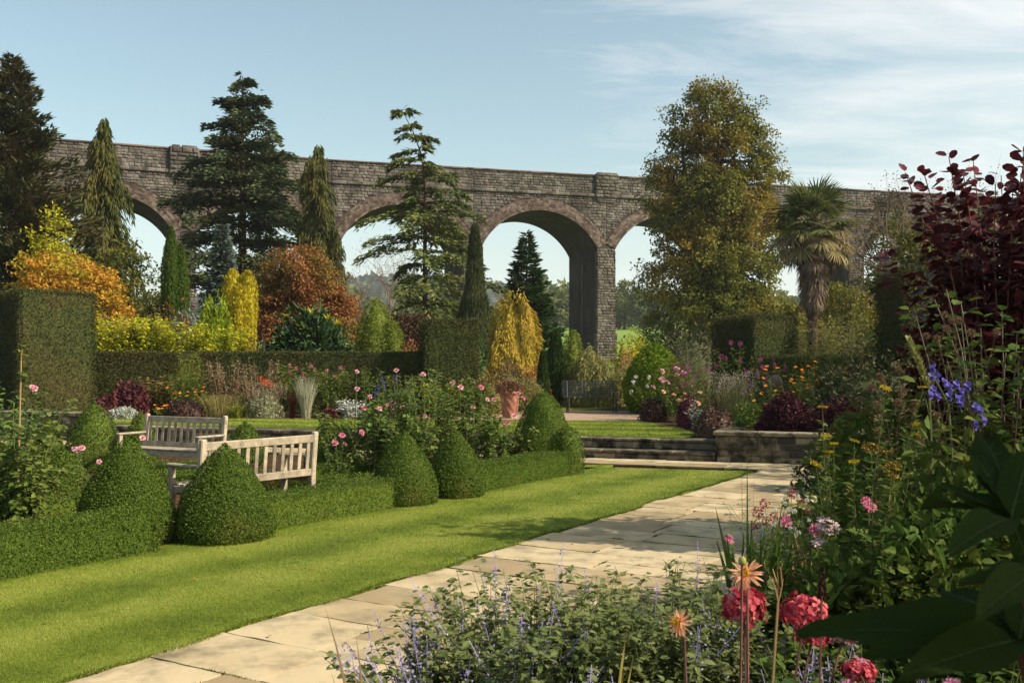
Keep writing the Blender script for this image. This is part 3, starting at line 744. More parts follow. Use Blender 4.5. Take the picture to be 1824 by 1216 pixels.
# ------------------------------------------------------------ plant builders (all in local coordinates round the plant's foot)
M_BARK = solid_mat('bark', [srgb('#2b221b'), srgb('#4a3d31'), srgb('#6a5a49')], scale=6, rough=.95, bump=.9, bscale=20, spec=.1, stretch=(3, 3, .6), bdist=.03)
M_REDBARK = solid_mat('red_bark', [srgb('#3a2219'), srgb('#5d3a29'), srgb('#7a5340')], scale=6, rough=.95, bump=.9, bscale=20, spec=.1, stretch=(3, 3, .4), bdist=.03)
M_STEM = solid_mat('green_stem', [(.07,.09,.02), (.11,.13,.035), (.16,.15,.05)], scale=20, bump=0)
M_DRY = leaf_mat('dry_stem', [srgb('#7a5f42'), srgb('#9c7e58'), srgb('#bfa177')], trans=.1)
def hsv_jit(c, k): return tuple(max(0, x*(1+k)) for x in c)

def foot(px, Y, z=None):
    x = X(px, Y); return (x, Y, float(gz(x, Y)) if z is None else z)
def trunk(mb, H, r, bend=0, n=8, mat=0, top=.15):
    k = 9; z = np.linspace(-.1, H, k); ph = rng.uniform(0, 6)
    x = bend*np.sin(z/H*2.2+ph)*z/H; y = bend*np.cos(z/H*1.7+ph)*z/H
    rad = r*(1-(1-top)*np.clip(z/H, 0, 1)); rad[0] *= 1.35
    tube(mb, np.stack([x, y, z], -1), rad, n, mat)

def conifer(name, label, cat, base, H, rmax, mat, prof=None, nbr=130, dens=26, L=.34, Wd=.11, rise=.1, sag=-.35, bare=.03, hang=0., up=.0, spread=.38, jitter=.22,
            trunk_r=None, tmat=None, lean=0, kind='diamond', flat=.8, group=None, limbs=True, vjit=.05, tiers=0):
    """whorled conifer: branches as arcs with sprays of foliage along them"""
    t = THING(name, label, cat, base, 0, group)
    tr = trunk_r or H*.014+.04
    mbt = MB(); mbl = MB()
    k = 14; zt = np.linspace(-.2, H*.99, k)
    lx = lean*np.clip((zt/H-.72)/.28, 0, 1)**2
    tube(mbt, np.stack([lx, 0*zt, zt], -1), np.maximum(tr*(1-zt/H*.96), .012), 8)
    ts = (np.arange(nbr)+rng.uniform(0, 1, nbr))/nbr; ts = bare+(1-bare)*ts**.95
    if tiers: ts = np.clip((np.floor(ts*tiers)+.5+rng.normal(size=nbr)*.16)/tiers, bare, .995)
    prof = prof or (lambda q: (1-q)**.8)
    PPx, DDx, NNx = [], [], []
    for i, q in enumerate(ts):
        l = rmax*float(prof(q))*rng.uniform(1-jitter*1.6, 1+jitter); l = max(l, .12)
        az = i*2.39996+rng.normal()*.35; c_, s_ = math.cos(az), math.sin(az)
        z0 = q*H; x0 = lean*max((q-.72)/.28, 0)**2
        n = max(5, int(dens*l*(1.0 if l > .5 else 1.4)))
        s = rng.uniform(.06, 1, n)**.75
        rz_ = z0+l*(rise*s+sag*s**2)+rng.normal(size=n)*vjit*l
        slope = rise+2*sag*s
        off = rng.normal(size=n)*spread*l*(1.05-s)*.55
        x = x0+c_*l*s - s_*off; y = s_*l*s + c_*off
        PPx.append(np.stack([x, y, rz_], -1))
        sg = np.sign(off)
        d = np.stack([c_-s_*sg*.75, s_+c_*sg*.75, slope*.8-hang*1.6+up], -1)+rng.normal(size=(n, 3))*.25
        DDx.append(d)
        NNx.append(np.stack([np.zeros(n), np.zeros(n), np.ones(n)], -1)*flat+rng.normal(size=(n, 3))*(.5 if hang < .4 else 1.0))
        if limbs and l > .5:
            sp = np.linspace(0, .92, 5); tube(mbt, np.stack([x0+c_*l*sp, s_*l*sp, z0+l*(rise*sp+sag*sp**2)], -1), np.linspace(.012+l*.014, .006, 5), 3)
    P = np.concatenate(PPx); D = unit(np.concatenate(DDx)); N = unit(np.concatenate(NNx)); n = len(P)
    leaves(mbl, P, D, N, L*rng.uniform(.6, 1.35, n), Wd*rng.uniform(.7, 1.3, n), kind)
    OBJ(mbt, 'trunk', tmat or M_BARK, t); OBJ(mbl, 'foliage', mat, t)
    return t

def sway(P, k): return P+rng.normal(size=P.shape)*k
def crown_pts(lobes, ncl, hollow=.55):
    """cluster centres through a set of ellipsoid lobes, denser towards their outsides"""
    c = np.array([l[:3] for l in lobes], float); r = np.array([l[3:6] for l in lobes], float)
    w = r.prod(1)**.67; idx = rng.choice(len(lobes), ncl, p=w/w.sum())
    d = rdir(ncl); rad = (hollow+(1-hollow)*rng.uniform(0, 1, ncl)**.6)
    return c[idx]+r[idx]*d*rad[:, None], d
def clusters(mb, C, Dv, nl, rc, L, Wd, kind='diamond', mat=0, droop=.15, outw=.5, flat=.5):
    n = len(C)*nl
    P = np.repeat(C, nl, 0)+rdir(n)*(rng.uniform(0, 1, n)**.5)[:, None]*np.array([1, 1, .7])*rc*np.repeat(rng.uniform(.55, 1.2, len(C)), nl)[:, None]
    D = rdir(n)+np.repeat(Dv, nl, 0)*outw-np.array([0, 0, droop])
    N = rdir(n)*(1-flat)+np.array([0, 0, 1])*flat+np.repeat(Dv, nl, 0)*.3
    leaves(mb, P, D, N, L*rng.uniform(.6, 1.3, n), Wd*rng.uniform(.7, 1.25, n), kind, mat)
def broadleaf(name, label, cat, base, lobes, mat, ncl, nl, rc, L, Wd, kind='diamond', tr=(.2, 3.), tmat=None, group=None, limbs=True, hollow=.5, droop=.15, flat=.5, twig=0, outw=.5):
    t = THING(name, label, cat, base, 0, group)
    mbt = MB(); mbl = MB()
    r, H = tr; trunk(mbt, H, r, bend=r*.6, n=8, top=.35)
    if limbs:
        for l in lobes:
            p0 = np.array([0, 0, H*rng.uniform(.45, .9)]); p1 = np.array(l[:3])+np.array([0, 0, l[5]*.3]); m_ = (p0+p1)/2+rng.normal(size=3)*.12*np.linalg.norm(p1-p0)*np.array([1, 1, .5])
            tube(mbt, [p0, p0*.45+m_*.55, m_*.5+p1*.5, p1], [r*.42, r*.33, r*.2, r*.06], 5)
            for _ in range(3):
                d = rdir(1)[0]*np.array(l[3:6])*.75; q = np.array(l[:3])+d; tube(mbt, [m_*.4+p1*.6, (m_*.3+p1*.3+q*.4)+rng.normal(size=3)*.1, q], [r*.15, r*.09, r*.03], 4)
    C, Dv = crown_pts(lobes, ncl, hollow)
    clusters(mbl, C, Dv, nl, rc, L, Wd, kind, 0, droop, outw, flat)
    OBJ(mbt, 'trunk', tmat or M_BARK, t); OBJ(mbl, 'crown', mat, t)
    return t

def mound_pts(n, rx, ry, h, shell=.25, low=0.0, shape=2.0):
    """points and outward normals on a rounded mound, height h; shape>2 squarer, <2 more conical"""
    a = rng.uniform(0, 2*PI, n); z = rng.uniform(low, 1, n)**.85
    r = (1-z**shape)**(1/2.0) if shape else 1-z
    k = 1-shell*rng.uniform(0, 1, n)**2
    p1, p2, p3 = rng.uniform(0, 6.3, 3); k = k*(.94+.13*np.sin(a*2+p1+z*3)+.09*np.sin(a*5+p2-z*4)+.05*np.sin(a*9+p3+z*9))
    P = np.stack([rx*r*np.cos(a)*k, ry*r*np.sin(a)*k, h*z*(.3+.7*k)], -1)
    N = unit(np.stack([np.cos(a)*np.maximum(r, .1)/rx, np.sin(a)*np.maximum(r, .1)/ry, z*1.0/h], -1))
    return P, N
def mound(name, label, cat, base, rx, ry, h, mat, n, L, Wd, kind='diamond', outw=.8, upw=.3, rnd=.8, shell=.3, shape=2.0, core=None, group=None, flat=.5, extra=None, partname='foliage', core_mat=None):
    o = MB()
    P, N = mound_pts(n, rx, ry, h, shell, 0, shape)
    D = N*outw+rdir(n)*rnd+np.array([0, 0, upw])
    leaves(o, P, D, unit(N*flat+rdir(n)*.6+np.array([0, 0, .3])), L*rng.uniform(.6, 1.3, n), Wd*rng.uniform(.7, 1.3, n), kind)
    if core is not None:
        zz_ = np.linspace(0, 1, 9); rr = (1-zz_**shape)**.5*core; lathe(o, np.stack([rr, zz_*h*core], -1)*np.array([1, 1]), 14, sq=(rx, ry))
    if extra is None:
        ob = OBJ(o, name, mat, None, base); return TAG(ob, label, cat, group)
    t = THING(name, label, cat, base, 0, group); OBJ(o, partname, mat, t); extra(t); return t

def topiary(label, base, prof, mat, n, L=.026, Wd=.017, group='clipped box topiary cones', sq=(1, 1), cat='topiary', name='topiary_cone', rough=.5, kind='diamond'):
    """clipped shape turned from a profile (r, z)"""
    o = MB(); prof = np.array(prof, float)
    seg = np.diff(prof, axis=0); ln_ = np.linalg.norm(seg, axis=1); area = ln_*(prof[:-1, 0]+prof[1:, 0])
    i = rng.choice(len(seg), n, p=area/area.sum()); s = rng.uniform(0, 1, n)
    rz = prof[i]+seg[i]*s[:, None]; a = rng.uniform(0, 2*PI, n)
    wob = 1+.025*np.sin(a*3+rz[:, 1]*6)+.02*np.sin(a*7-rz[:, 1]*9)
    nr = np.stack([seg[i, 1], -seg[i, 0]], -1)/ln_[i][:, None]
    N = np.stack([nr[:, 0]*np.cos(a), nr[:, 0]*np.sin(a), nr[:, 1]], -1)
    P = np.stack([rz[:, 0]*wob*np.cos(a)*sq[0], rz[:, 0]*wob*np.sin(a)*sq[1], rz[:, 1]], -1)-N*(rng.uniform(0, 1, n)**2*L*1.3)[:, None]
    leaves(o, P, N*.30+rdir(n)*.9+np.array([0, 0, .15]), unit(N+rdir(n)*.55), L*rng.uniform(.6, 1.35, n), Wd*rng.uniform(.7, 1.3, n), kind)
    pc = prof.copy(); pc[:, 0] = np.maximum(pc[:, 0]*.95-L*1.6, .0); pc[:, 1] -= L*1.3
    lathe(o, pc, 24, sq=sq)
    ob = OBJ(o, name, mat, None, base); return TAG(ob, label, cat, group)

def hedge(name, label, poly, z0, z1, mat, dens, L, Wd, group=None, cat='hedge', wob=.03, batter=0., cut=None):
    """clipped hedge with an upright face over any footprint (counter-clockwise polygon of x, y)"""
    o = MB(); poly = np.array(poly, float); ctr = poly.mean(0); base = (ctr[0], ctr[1], z0); q = poly-ctr; H = z1-z0; m_ = len(q)
    Ps, Ns = [], []
    for i in range(m_):
        a, b = q[i], q[(i+1) % m_]; Lg = np.linalg.norm(b-a); d = (b-a)/Lg; nn = np.array([d[1], -d[0]])
        k = int(Lg*H*dens); s = rng.uniform(0, Lg, k); z = rng.uniform(0, H, k)
        off = wob*(np.sin(s*2.3+i)*.6+np.sin(s*5.1+z*4)*.4)+batter*(1-z/H)
        p = a+d*s[:, None]+nn*off[:, None]
        z = z; Ps.append(np.column_stack([p-nn*(rng.uniform(0, 1, k)**2*L*1.6)[:, None], z])); Ns.append(np.column_stack([np.tile(nn, (k, 1)), np.full(k, .12)]))
    lo, hi = q.min(0), q.max(0); k = int((hi-lo).prod()*dens*1.1); x = rng.uniform(lo[0], hi[0], k); y = rng.uniform(lo[1], hi[1], k); ok = in_poly(x, y, q)
    x, y = x[ok], y[ok]; Ps.append(np.stack([x, y, np.full(len(x), H)+wob*.5*np.sin(x*3+y*2)], -1)); Ns.append(np.tile([0, 0, 1.], (len(x), 1)))
    P = np.concatenate(Ps); N = np.concatenate(Ns); n = len(P)
    P = P-N*(rng.uniform(0, 1, n)**2*L*1.8)[:, None]
    rn = np.where(N[:, 2:3] > .9, .35, .85)
    ms_ = rng.random(n) < .02; P[ms_] += N[ms_]*rng.uniform(.3, 2.2, (int(ms_.sum()), 1))*L
    leaves(o, P, N*.2+rdir(n)*.9+np.array([0, 0, .35])*(N[:, 2:3] < .9), unit(N+rdir(n)*rn), L*rng.uniform(.6, 1.35, n), Wd*rng.uniform(.7, 1.3, n))
    e_ = unit(np.roll(q, -1, 0)-q); n_ = np.stack([e_[:, 1], -e_[:, 0]], -1); n0 = np.roll(n_, 1, 0); nn_ = m_
    c = q-(n0+n_)/(1+(n0*n_).sum(1))[:, None]*(L*2.0+wob)
    v = np.concatenate([np.column_stack([c, np.zeros(nn_)]), np.column_stack([c, np.full(nn_, H-L*1.6-wob*.5)])]); i = np.arange(nn_)
    o.add(v, [np.stack([i, (i+1) % nn_, (i+1) % nn_+nn_, i+nn_], -1), np.array([list(range(nn_, 2*nn_))])])
    ob = OBJ(o, name, mat, None, base); return TAG(ob, label, cat, group)

def column(name, label, cat, base, H, r, mat, n, L, Wd, prof=None, up=1.2, parts=None, group=None, hang=0, rnd=.45, kind='diamond', stems=((0, 0, 1, 1),), outw=.35, core=True, ridge=0.0):
    """upright columnar conifer; several fused stems allowed: (dx, dy, height factor, radius factor)"""
    o = MB(); prof = prof or (lambda q: np.minimum(1, (1-q)*3.2)**.6*(.82+.18*np.sin(q*PI)))
    for dx, dy, hf, rf in stems:
        k = int(n*hf*rf/sum(a*b for _, _, a, b in stems)); q = rng.uniform(0, 1, k)**.95; a = rng.uniform(0, 2*PI, k)
        rr = r*rf*prof(q)*(1+ridge*np.sin(a*9+q*4))*(1-.25*rng.uniform(0, 1, k)**2)
        N = np.stack([np.cos(a), np.sin(a), np.full(k, .15)], -1)
        P = np.stack([dx+rr*np.cos(a), dy+rr*np.sin(a), q*H*hf], -1)
        leaves(o, P, N*outw+rdir(k)*rnd+np.array([0, 0, up-hang]), unit(N+rdir(k)*.6), L*rng.uniform(.6, 1.35, k), Wd*rng.uniform(.7, 1.3, k), kind)
        if core:
            qz = np.linspace(0, .97, 12); lathe(o, np.stack([np.maximum(r*rf*.78*prof(qz), .005), qz*H*hf], -1), 12, c=(dx, dy, 0))
    ob = OBJ(o, name, mat, None, base); return TAG(ob, label, cat, group)

def grass_tuft(name, label, cat, base, n, H, spread, r0, mat, w=.012, droop=.5, seg=4, group=None, heads=None, hvar=.35, extra=None):
    o = MB(); a = rng.uniform(0, 2*PI, n); rr = r0*np.sqrt(rng.uniform(0, 1, n))
    az = a+rng.normal(size=n)*.6
    tips = blades(o, np.stack([rr*np.cos(a), rr*np.sin(a), np.zeros(n)], -1), H*rng.uniform(1-hvar, 1, n), spread*rng.uniform(.2, 1, n), az, w, seg, droop)
    if heads is None and extra is None:
        ob = OBJ(o, name, mat, None, base); return TAG(ob, label, cat, group)
    t = THING(name, label, cat, base, 0, group); OBJ(o, 'blades', mat, t)
    if heads:
        hm, hn, hl, hw_, hsp, hname = heads
        h = MB(); k = len(tips); m_ = hn
        P = np.repeat(tips, m_, 0)+rng.normal(size=(k*m_, 3))*np.array([.25, .25, 1])*hsp
        leaves(h, P, rdir(k*m_)*.6+np.array([0, 0, .9]), rdir(k*m_), hl*rng.uniform(.6, 1.3, k*m_), hw_, 'diamond'); OBJ(h, hname, hm, t)
    if extra: extra(t)
    return t

def stems_pts(n, H, spread, r0, seg=6, lean=1.0, wig=.05):
    a = rng.uniform(0, 2*PI, n); rr = r0*np.sqrt(rng.uniform(0, 1, n)); h = H*rng.uniform(.55, 1, n); s = np.linspace(0, 1, seg)
    az = a+rng.normal(size=n)*.5; sp = spread*rng.uniform(.1, 1, n)
    P = np.stack([(rr*np.cos(a))[:, None]+(np.cos(az)*sp)[:, None]*s**1.5, (rr*np.sin(a))[:, None]+(np.sin(az)*sp)[:, None]*s**1.5, h[:, None]*(s-.12*s**3)], -1)
    return P+np.cumsum(rng.normal(size=P.shape)*wig*.35, 1)*np.array([1, 1, .2])*s[None, :, None]
def leafy(name, label, cat, base, nst, H, spread, r0, mat, nl, L, Wd, kind='oval', smat=None, sr=.004, group=None, t0=.15, droop=.3, rise=.15, flowers=None, rnd=.35, leafspread=1.0, tipname='bloom', stem_n=4, whorl=True, wig=.05):
    """bushy plant of separate leafy stems; flowers(root, tips) may add blooms"""
    t = THING(name, label, cat, base, 0, group)
    S = stems_pts(nst, H, spread, r0, wig=wig); ms = MB(); mlf = MB()
    for p in S: tube(ms, p, np.linspace(sr*1.3, sr*.5, len(p)), stem_n)
    k = nst*nl; u = rng.uniform(t0, 1, k)*(S.shape[1]-1.001); i = np.repeat(np.arange(nst), nl); j = u.astype(int); f = (u-j)[:, None]
    P = S[i, j]*(1-f)+S[i, j+1]*f
    a = rng.uniform(0, 2*PI, k); D = np.stack([np.cos(a), np.sin(a), rng.normal(size=k)*rnd+rise], -1)
    off = rng.uniform(0, .6, k)[:, None]*L*leafspread
    D = unit(D); P = P+D*off
    D = D-np.array([0, 0, droop])*rng.uniform(0, 1, k)[:, None]
    leaves(mlf, P, D, unit(np.array([0, 0, 1.])+rdir(k)*.55), L*rng.uniform(.55, 1.25, k), Wd*rng.uniform(.7, 1.25, k), kind)
    OBJ(ms, 'stems', smat or M_STEM, t); OBJ(mlf, 'leaves', mat, t)
    if flowers: flowers(t, S[:, -1], S)
    return t

# ------------------------------------------------------------ flowers
def frame(ax):
    ax = unit(np.asarray(ax, float)); a = np.cross(ax, [0, 0, 1.]) if abs(ax[2]) < .9 else np.cross(ax, [1., 0, 0]); a = unit(a); return ax, a, np.cross(ax, a)
def petal_ring(mb, c, ax, n, tilt, L, Wd, kind='petal', r0=0., ph=0., jit=.12, mat=0):
    ax, a, b = frame(ax); t = np.linspace(0, 2*PI, n, endpoint=False)+ph+rng.normal(size=n)*jit*.6
    rad = np.cos(t)[:, None]*a+np.sin(t)[:, None]*b; tl = tilt+rng.normal(size=n)*jit
    D = rad*np.cos(tl)[:, None]+ax*np.sin(tl)[:, None]; N = ax*np.cos(tl)[:, None]-rad*np.sin(tl)[:, None]
    leaves(mb, np.asarray(c)+rad*r0, D, N, L*rng.uniform(.85, 1.12, n), Wd*rng.uniform(.85, 1.12, n), kind, mat)
def rose_bloom(mb, c, ax, r):
    petal_ring(mb, c, ax, 6, .15, r, r*.95, 'petal'); petal_ring(mb, c, ax, 6, .55, r*.85, r*.8, 'petal', ph=.4); petal_ring(mb, c, ax, 6, .95, r*.7, r*.6, 'petal', ph=.9); petal_ring(mb, c, ax, 5, 1.3, r*.55, r*.45, 'petal')
def ball(mb, c, r, n=90, L=None, mat=0):
    d = rdir(n); leaves(mb, np.asarray(c)+d*r*.35, d+rdir(n)*.25, rdir(n), (L or r*.7)*rng.uniform(.8, 1.15, n), (L or r*.7)*.28, 'diamond', mat)
def dense_ball(mb, c, r, n=60, sz=.5, squash=1., mat=0):
    d = rdir(n); leaves(mb, np.asarray(c)+d*r*np.array([1, 1, squash])*.8, d*.5+rdir(n), d+rdir(n)*.4, r*sz, r*sz*.8, 'diamond', mat)
def plate(mb, c, r, ax=(0, 0, 1), n=90, mat=0):
    ax, a, b = frame(ax); rr = r*np.sqrt(rng.uniform(0, 1, n)); t = rng.uniform(0, 2*PI, n)
    P = np.asarray(c)+a*(rr*np.cos(t))[:, None]+b*(rr*np.sin(t))[:, None]+ax*(.12*r*(1-(rr/r)**2)+rng.normal(size=n)*.03*r)[:, None]
    leaves(mb, P, rdir(n)+ax*.2, ax+rdir(n)*.5, r*.26, r*.22, 'diamond', mat)
# ------------------------------------------------------------ foliage palettes
G_SPRUCE = leaf_mat('dark_spruce', [(.036,.048,.022), (.058,.070,.030), (.088,.096,.040)], [(.068,.062,.024), (.098,.084,.034)], .35, trans=.12)
G_REDW = leaf_mat('redwood_needles', [(.042,.064,.034), (.066,.094,.042), (.10,.125,.054)], [(.065,.085,.030), (.10,.115,.04)], .4, trans=.12)
G_NOOTKA = leaf_mat('weeping_cypress', [(.045,.060,.016), (.070,.085,.022), (.105,.115,.03)], [(.09,.085,.02), (.13,.115,.03)], .5, trans=.18)
G_CEDAR = leaf_mat('cedar_needles', [(.065,.095,.028), (.105,.140,.038), (.155,.190,.055)], [(.09,.11,.028), (.18,.19,.055)], .5, trans=.18)
G_JUNI = leaf_mat('juniper', [(.035,.048,.020), (.055,.070,.026), (.075,.088,.036)], [(.09,.10,.04)], 1.2, trans=.12)
G_DKCON = leaf_mat('deep_green_conifer', [(.026,.054,.016), (.042,.080,.022), (.068,.110,.030)], trans=.15)
G_GOLD = leaf_mat('golden_thread_cypress', [(.36,.25,.028), (.50,.35,.05), (.60,.45,.10)], [(.28,.22,.02), (.42,.32,.045)], 1.6, trans=.2)
G_MAPLEO = leaf_mat('orange_maple', [(.44,.19,.024), (.52,.27,.036), (.50,.33,.045)], [(.29,.25,.03), (.45,.33,.035)], .7, trans=.35, thr=(.5, .62))
G_YGREEN = leaf_mat('yellow_green_leaves', [(.22,.24,.015), (.34,.33,.02), (.45,.38,.03)], trans=.35)
G_THUJA = leaf_mat('thuja', [(.036,.066,.010), (.055,.092,.013), (.08,.115,.018)], trans=.2)
G_BLUE = leaf_mat('blue_spruce', [(.11,.145,.125), (.16,.205,.175), (.23,.28,.24)], [(.09,.12,.09), (.13,.16,.12)], .9, trans=.1)
G_GYEW = leaf_mat('golden_yew', [(.34,.27,.012), (.46,.37,.02), (.55,.46,.05)], [(.24,.21,.01), (.36,.29,.02)], 3.0, trans=.2)
G_MAPLER = leaf_mat('red_maple', [(.22,.085,.034), (.28,.12,.042), (.28,.145,.046)], [(.16,.11,.025), (.21,.145,.03)], .45, trans=.3, thr=(.44, .58))
G_NINE = leaf_mat('golden_ninebark', [(.36,.37,.012), (.48,.46,.02), (.58,.52,.04)], [(.26,.32,.012), (.42,.42,.02)], 1.6, trans=.35)
G_LIMEC = leaf_mat('lime_conifer', [(.13,.19,.010), (.19,.25,.014), (.26,.31,.03)], trans=.2)
G_SHRUB = leaf_mat('mid_green_shrub', [(.040,.060,.014), (.070,.095,.02), (.11,.13,.03)], [(.10,.10,.02), (.16,.15,.03)], .8)
G_MAHO = leaf_mat('glossy_mahonia', [(.018,.045,.016), (.035,.070,.022), (.06,.10,.035)], trans=.1, rough=.35, spec=.5)
G_ALB = leaf_mat('dwarf_spruce', [(.085,.115,.014), (.12,.155,.02), (.17,.195,.03)], trans=.18)
G_RUSS = leaf_mat('russet_leaves', [(.16,.065,.025), (.22,.10,.035), (.28,.14,.05)], trans=.25)
G_LIMETREE = leaf_mat('lime_tree', [(.085,.105,.018), (.135,.145,.024), (.19,.18,.03)], [(.25,.165,.028), (.33,.21,.04), (.22,.18,.03)], .26, trans=.35, thr=(.47, .63))
G_PALM = leaf_mat('palm_fronds', [(.065,.090,.025), (.10,.125,.035), (.17,.18,.06)], trans=.25)
G_PALMO = leaf_mat('old_palm_fronds', [(.16,.14,.05), (.22,.18,.08), (.30,.25,.12)], trans=.2)
G_PALMD = leaf_mat('dead_palm_fronds', [(.12,.085,.055), (.17,.125,.085), (.23,.18,.13)], trans=.1)
G_SMOKE = leaf_mat('smoke_bush', [(.060,.012,.014), (.10,.018,.020), (.15,.028,.030)], [(.035,.012,.018), (.075,.018,.026)], 1.4, trans=.25, rough=.42, spec=.4)
G_YEW = leaf_mat('clipped_yew', [(.030,.042,.013), (.046,.060,.017), (.070,.080,.025)], [(.055,.056,.017), (.082,.074,.026)], .7, trans=.1)
G_DISTANT = leaf_mat('far_trees', [(.085,.105,.034), (.12,.14,.044), (.16,.17,.055)], trans=.25)
G_BOX = leaf_mat('clipped_box', [(.040,.070,.010), (.070,.110,.014), (.12,.165,.024)], [(.095,.095,.016), (.15,.145,.028), (.10,.075,.025)], 1.6, trans=.2, thr=(.58, .78))
G_LIMEB = leaf_mat('moss_green_cypress', [(.075,.125,.006), (.11,.17,.010), (.16,.22,.02)], trans=.2)
G_OLIVE = leaf_mat('olive_weeping', [(.15,.15,.045), (.22,.21,.065), (.29,.27,.10)], trans=.25)

# ------------------------------------------------------------ the tall trees in front of the viaduct
conifer('spruce_tree', 'tall dark spruce at the left edge of the picture with upswept tips', 'conifer', foot(22, 42), 14.2, 4.5, G_SPRUCE, prof=lambda q: (1-q)**.75*(.75+.25*min(1, q*6)), nbr=330, dens=72, L=.32, Wd=.10, rise=.05, sag=.12, up=.35, spread=.45, jitter=.3)
conifer('weeping_cypress', 'weeping grey-green cypress with hanging curtains at the left arches', 'conifer', foot(186, 50), 13.4, 1.85, G_NOOTKA, prof=lambda q: (1-q)**.5*(.75+.45*q) if q > .45 else .80, nbr=200, dens=120, L=.36, Wd=.07, rise=.15, sag=-.9, hang=1.2, spread=.5, jitter=.55, flat=.1, bare=.22, vjit=.15)
conifer('redwood_tree', 'tallest dark redwood towering over the viaduct parapet', 'conifer', foot(432, 60), 18.2, 4.3, G_REDW, prof=lambda q: max(.10, min(1, (1-q)*2.3)**.66)*.78, nbr=185, dens=92, L=.36, Wd=.13, rise=.26, sag=-.30, spread=.55, jitter=.42, bare=.25, tmat=M_REDBARK, trunk_r=.42, tiers=15, vjit=.05)
conifer('weeping_cypress', 'narrow weeping cypress on the right of the tall redwood', 'conifer', foot(566, 57), 13.3, 1.65, G_NOOTKA, prof=lambda q: .35+.6*(1-q)**.8 if q < .95 else .15, nbr=170, dens=120, L=.36, Wd=.07, rise=.1, sag=-1.0, hang=1.3, spread=.5, jitter=.55, flat=.1, bare=.25, vjit=.15)
conifer('cedar_tree', 'open layered cedar with a nodding leader before the middle arches', 'cedar', foot(757, 45), 12.6, 4.3, G_CEDAR, prof=lambda q: max(.14, (1-q)**.72), nbr=104, dens=84, L=.30, Wd=.085, rise=.15, sag=-.32, spread=.34, jitter=.42, bare=.12, trunk_r=.17, lean=-1.15, vjit=.03, tiers=22, hang=.15)
column('juniper_column', 'slim dark juniper column standing right of the cedar', 'conifer', foot(846, 40), 6.5, .95, G_JUNI, 12000, .26, .05, prof=lambda q: (1-q)**.55*(.6+.5*np.sin(np.minimum(1, q*1.3+.2)*PI)), up=1.5, rnd=.4)
conifer('dark_conifer', 'dark green bushy conifer under the second arch', 'conifer', foot(938, 50), 7.4, 2.15, G_DKCON, prof=lambda q: (1-q)**.8, nbr=210, dens=46, L=.32, Wd=.12, rise=.1, sag=.02, up=.15, jitter=.2)
GOLD_AT = foot(917, 34)
column('thuja_column', 'green twin-topped thuja column in front of the viaduct pier', 'conifer', foot(311, 36), 6.2, .34, G_THUJA, 13000, .13, .045, prof=lambda q: np.minimum(1, (1-q)*4.5)**.6*(.85+.15*np.sin(q*PI)), stems=((-.12, 0, 1, 1), (.2, .1, .9, .85)), up=1.4)
conifer('blue_spruce', 'pale blue spruce behind the golden yew', 'conifer', foot(396, 42), 7.0, 1.45, G_BLUE, prof=lambda q: (1-q)**.85*1.05, nbr=340, dens=90, L=.24, Wd=.085, rise=.12, sag=-.1, up=.1, jitter=.2)
column('golden_yew', 'golden upright yew of three fused columns', 'yew', foot(427, 32), 4.35, .27, G_GYEW, 13000, .11, .045, stems=((-.22, 0, 1, 1.1), (.24, .05, .99, 1.1), (0, -.12, .9, .9), (.02, .2, .95, .9)), up=1.0, prof=lambda q: np.minimum(1, (1-q)*9)**.55*(.50+.50*np.minimum(1, q*1.35)), ridge=.12)
lob = [(0, 0, 4.6, 1.9, 1.9, 1.4), (-1.35, .2, 3.9, 1.15, 1.3, 1.05), (1.2, -.3, 3.9, 1.25, 1.3, .95), (-.5, -.6, 5.3, 1.1, 1.1, .75), (.7, .2, 5.1, 1.0, 1, .7), (0, -1, 3.4, 1.6, 1.2, .8), (1.75, -.1, 3.5, .7, .9, .6)]
broadleaf('orange_maple', 'glowing orange maple above the tall left hedge', 'maple', foot(122, 36), [(a, b, c-.75, d, e, f) for a, b, c, d, e, f in lob], G_MAPLEO, 440, 40, .36, .12, .085, tr=(.12, 2.6), flat=.6, droop=.2)
broadleaf('maple_tree', 'yellow-green leafy tree rising behind the orange maple', 'tree', foot(92, 40), [(0, 0, 6.1, .85, .9, 1.2), (.4, 0, 5.2, 1.1, 1, 1), (-.5, 0, 5.2, .9, .9, 1), (0, 0, 7.0, .5, .5, .7)], G_YGREEN, 130, 30, .4, .16, .10, tr=(.12, 4))
lob = [(0, 0, 3.6, 2.15, 2, 2.3), (-1.2, -.3, 2.6, 1.25, 1.4, 1.5), (1.35, -.2, 2.5, 1.15, 1.3, 1.6), (0, -.8, 4.6, 1.4, 1.2, 1.1), (.6, -1, 3.2, 1.5, 1, 1.3), (-.8, -1.1, 2.4, 1.3, .9, 1.1), (1.7, -.3, 1.9, .8, 1, 1.1)]
broadleaf('red_maple', 'broad russet-red domed maple right of the golden yew', 'maple', foot(541, 40), lob, G_MAPLER, 760, 44, .40, .14, .075, tr=(.14, 2.5), flat=.8, droop=.25)
broadleaf('garden_shrub', 'loose mid-green shrub between the orange maple and the thuja column', 'shrub', foot(243, 40), [(0, 0, 3.4, 1.4, 1.2, 2.3), (-.4, 0, 5, .9, .9, 1.2), (.7, 0, 2.6, 1, 1, 1.6)], G_SHRUB, 240, 26, .45, .17, .10, tr=(.08, 2.5))
broadleaf('garden_shrub', 'dark shrub tangle behind the blue spruce under the arch', 'shrub', foot(475, 52), [(0, 0, 4.6, 1.6, 1.2, 2.2), (-1.4, 0, 3.6, 1.4, 1.2, 1.8), (1.6, 0, 4.0, 1.2, 1.2, 1.8)], G_SPRUCE, 200, 26, .5, .22, .12, tr=(.1, 2.5))
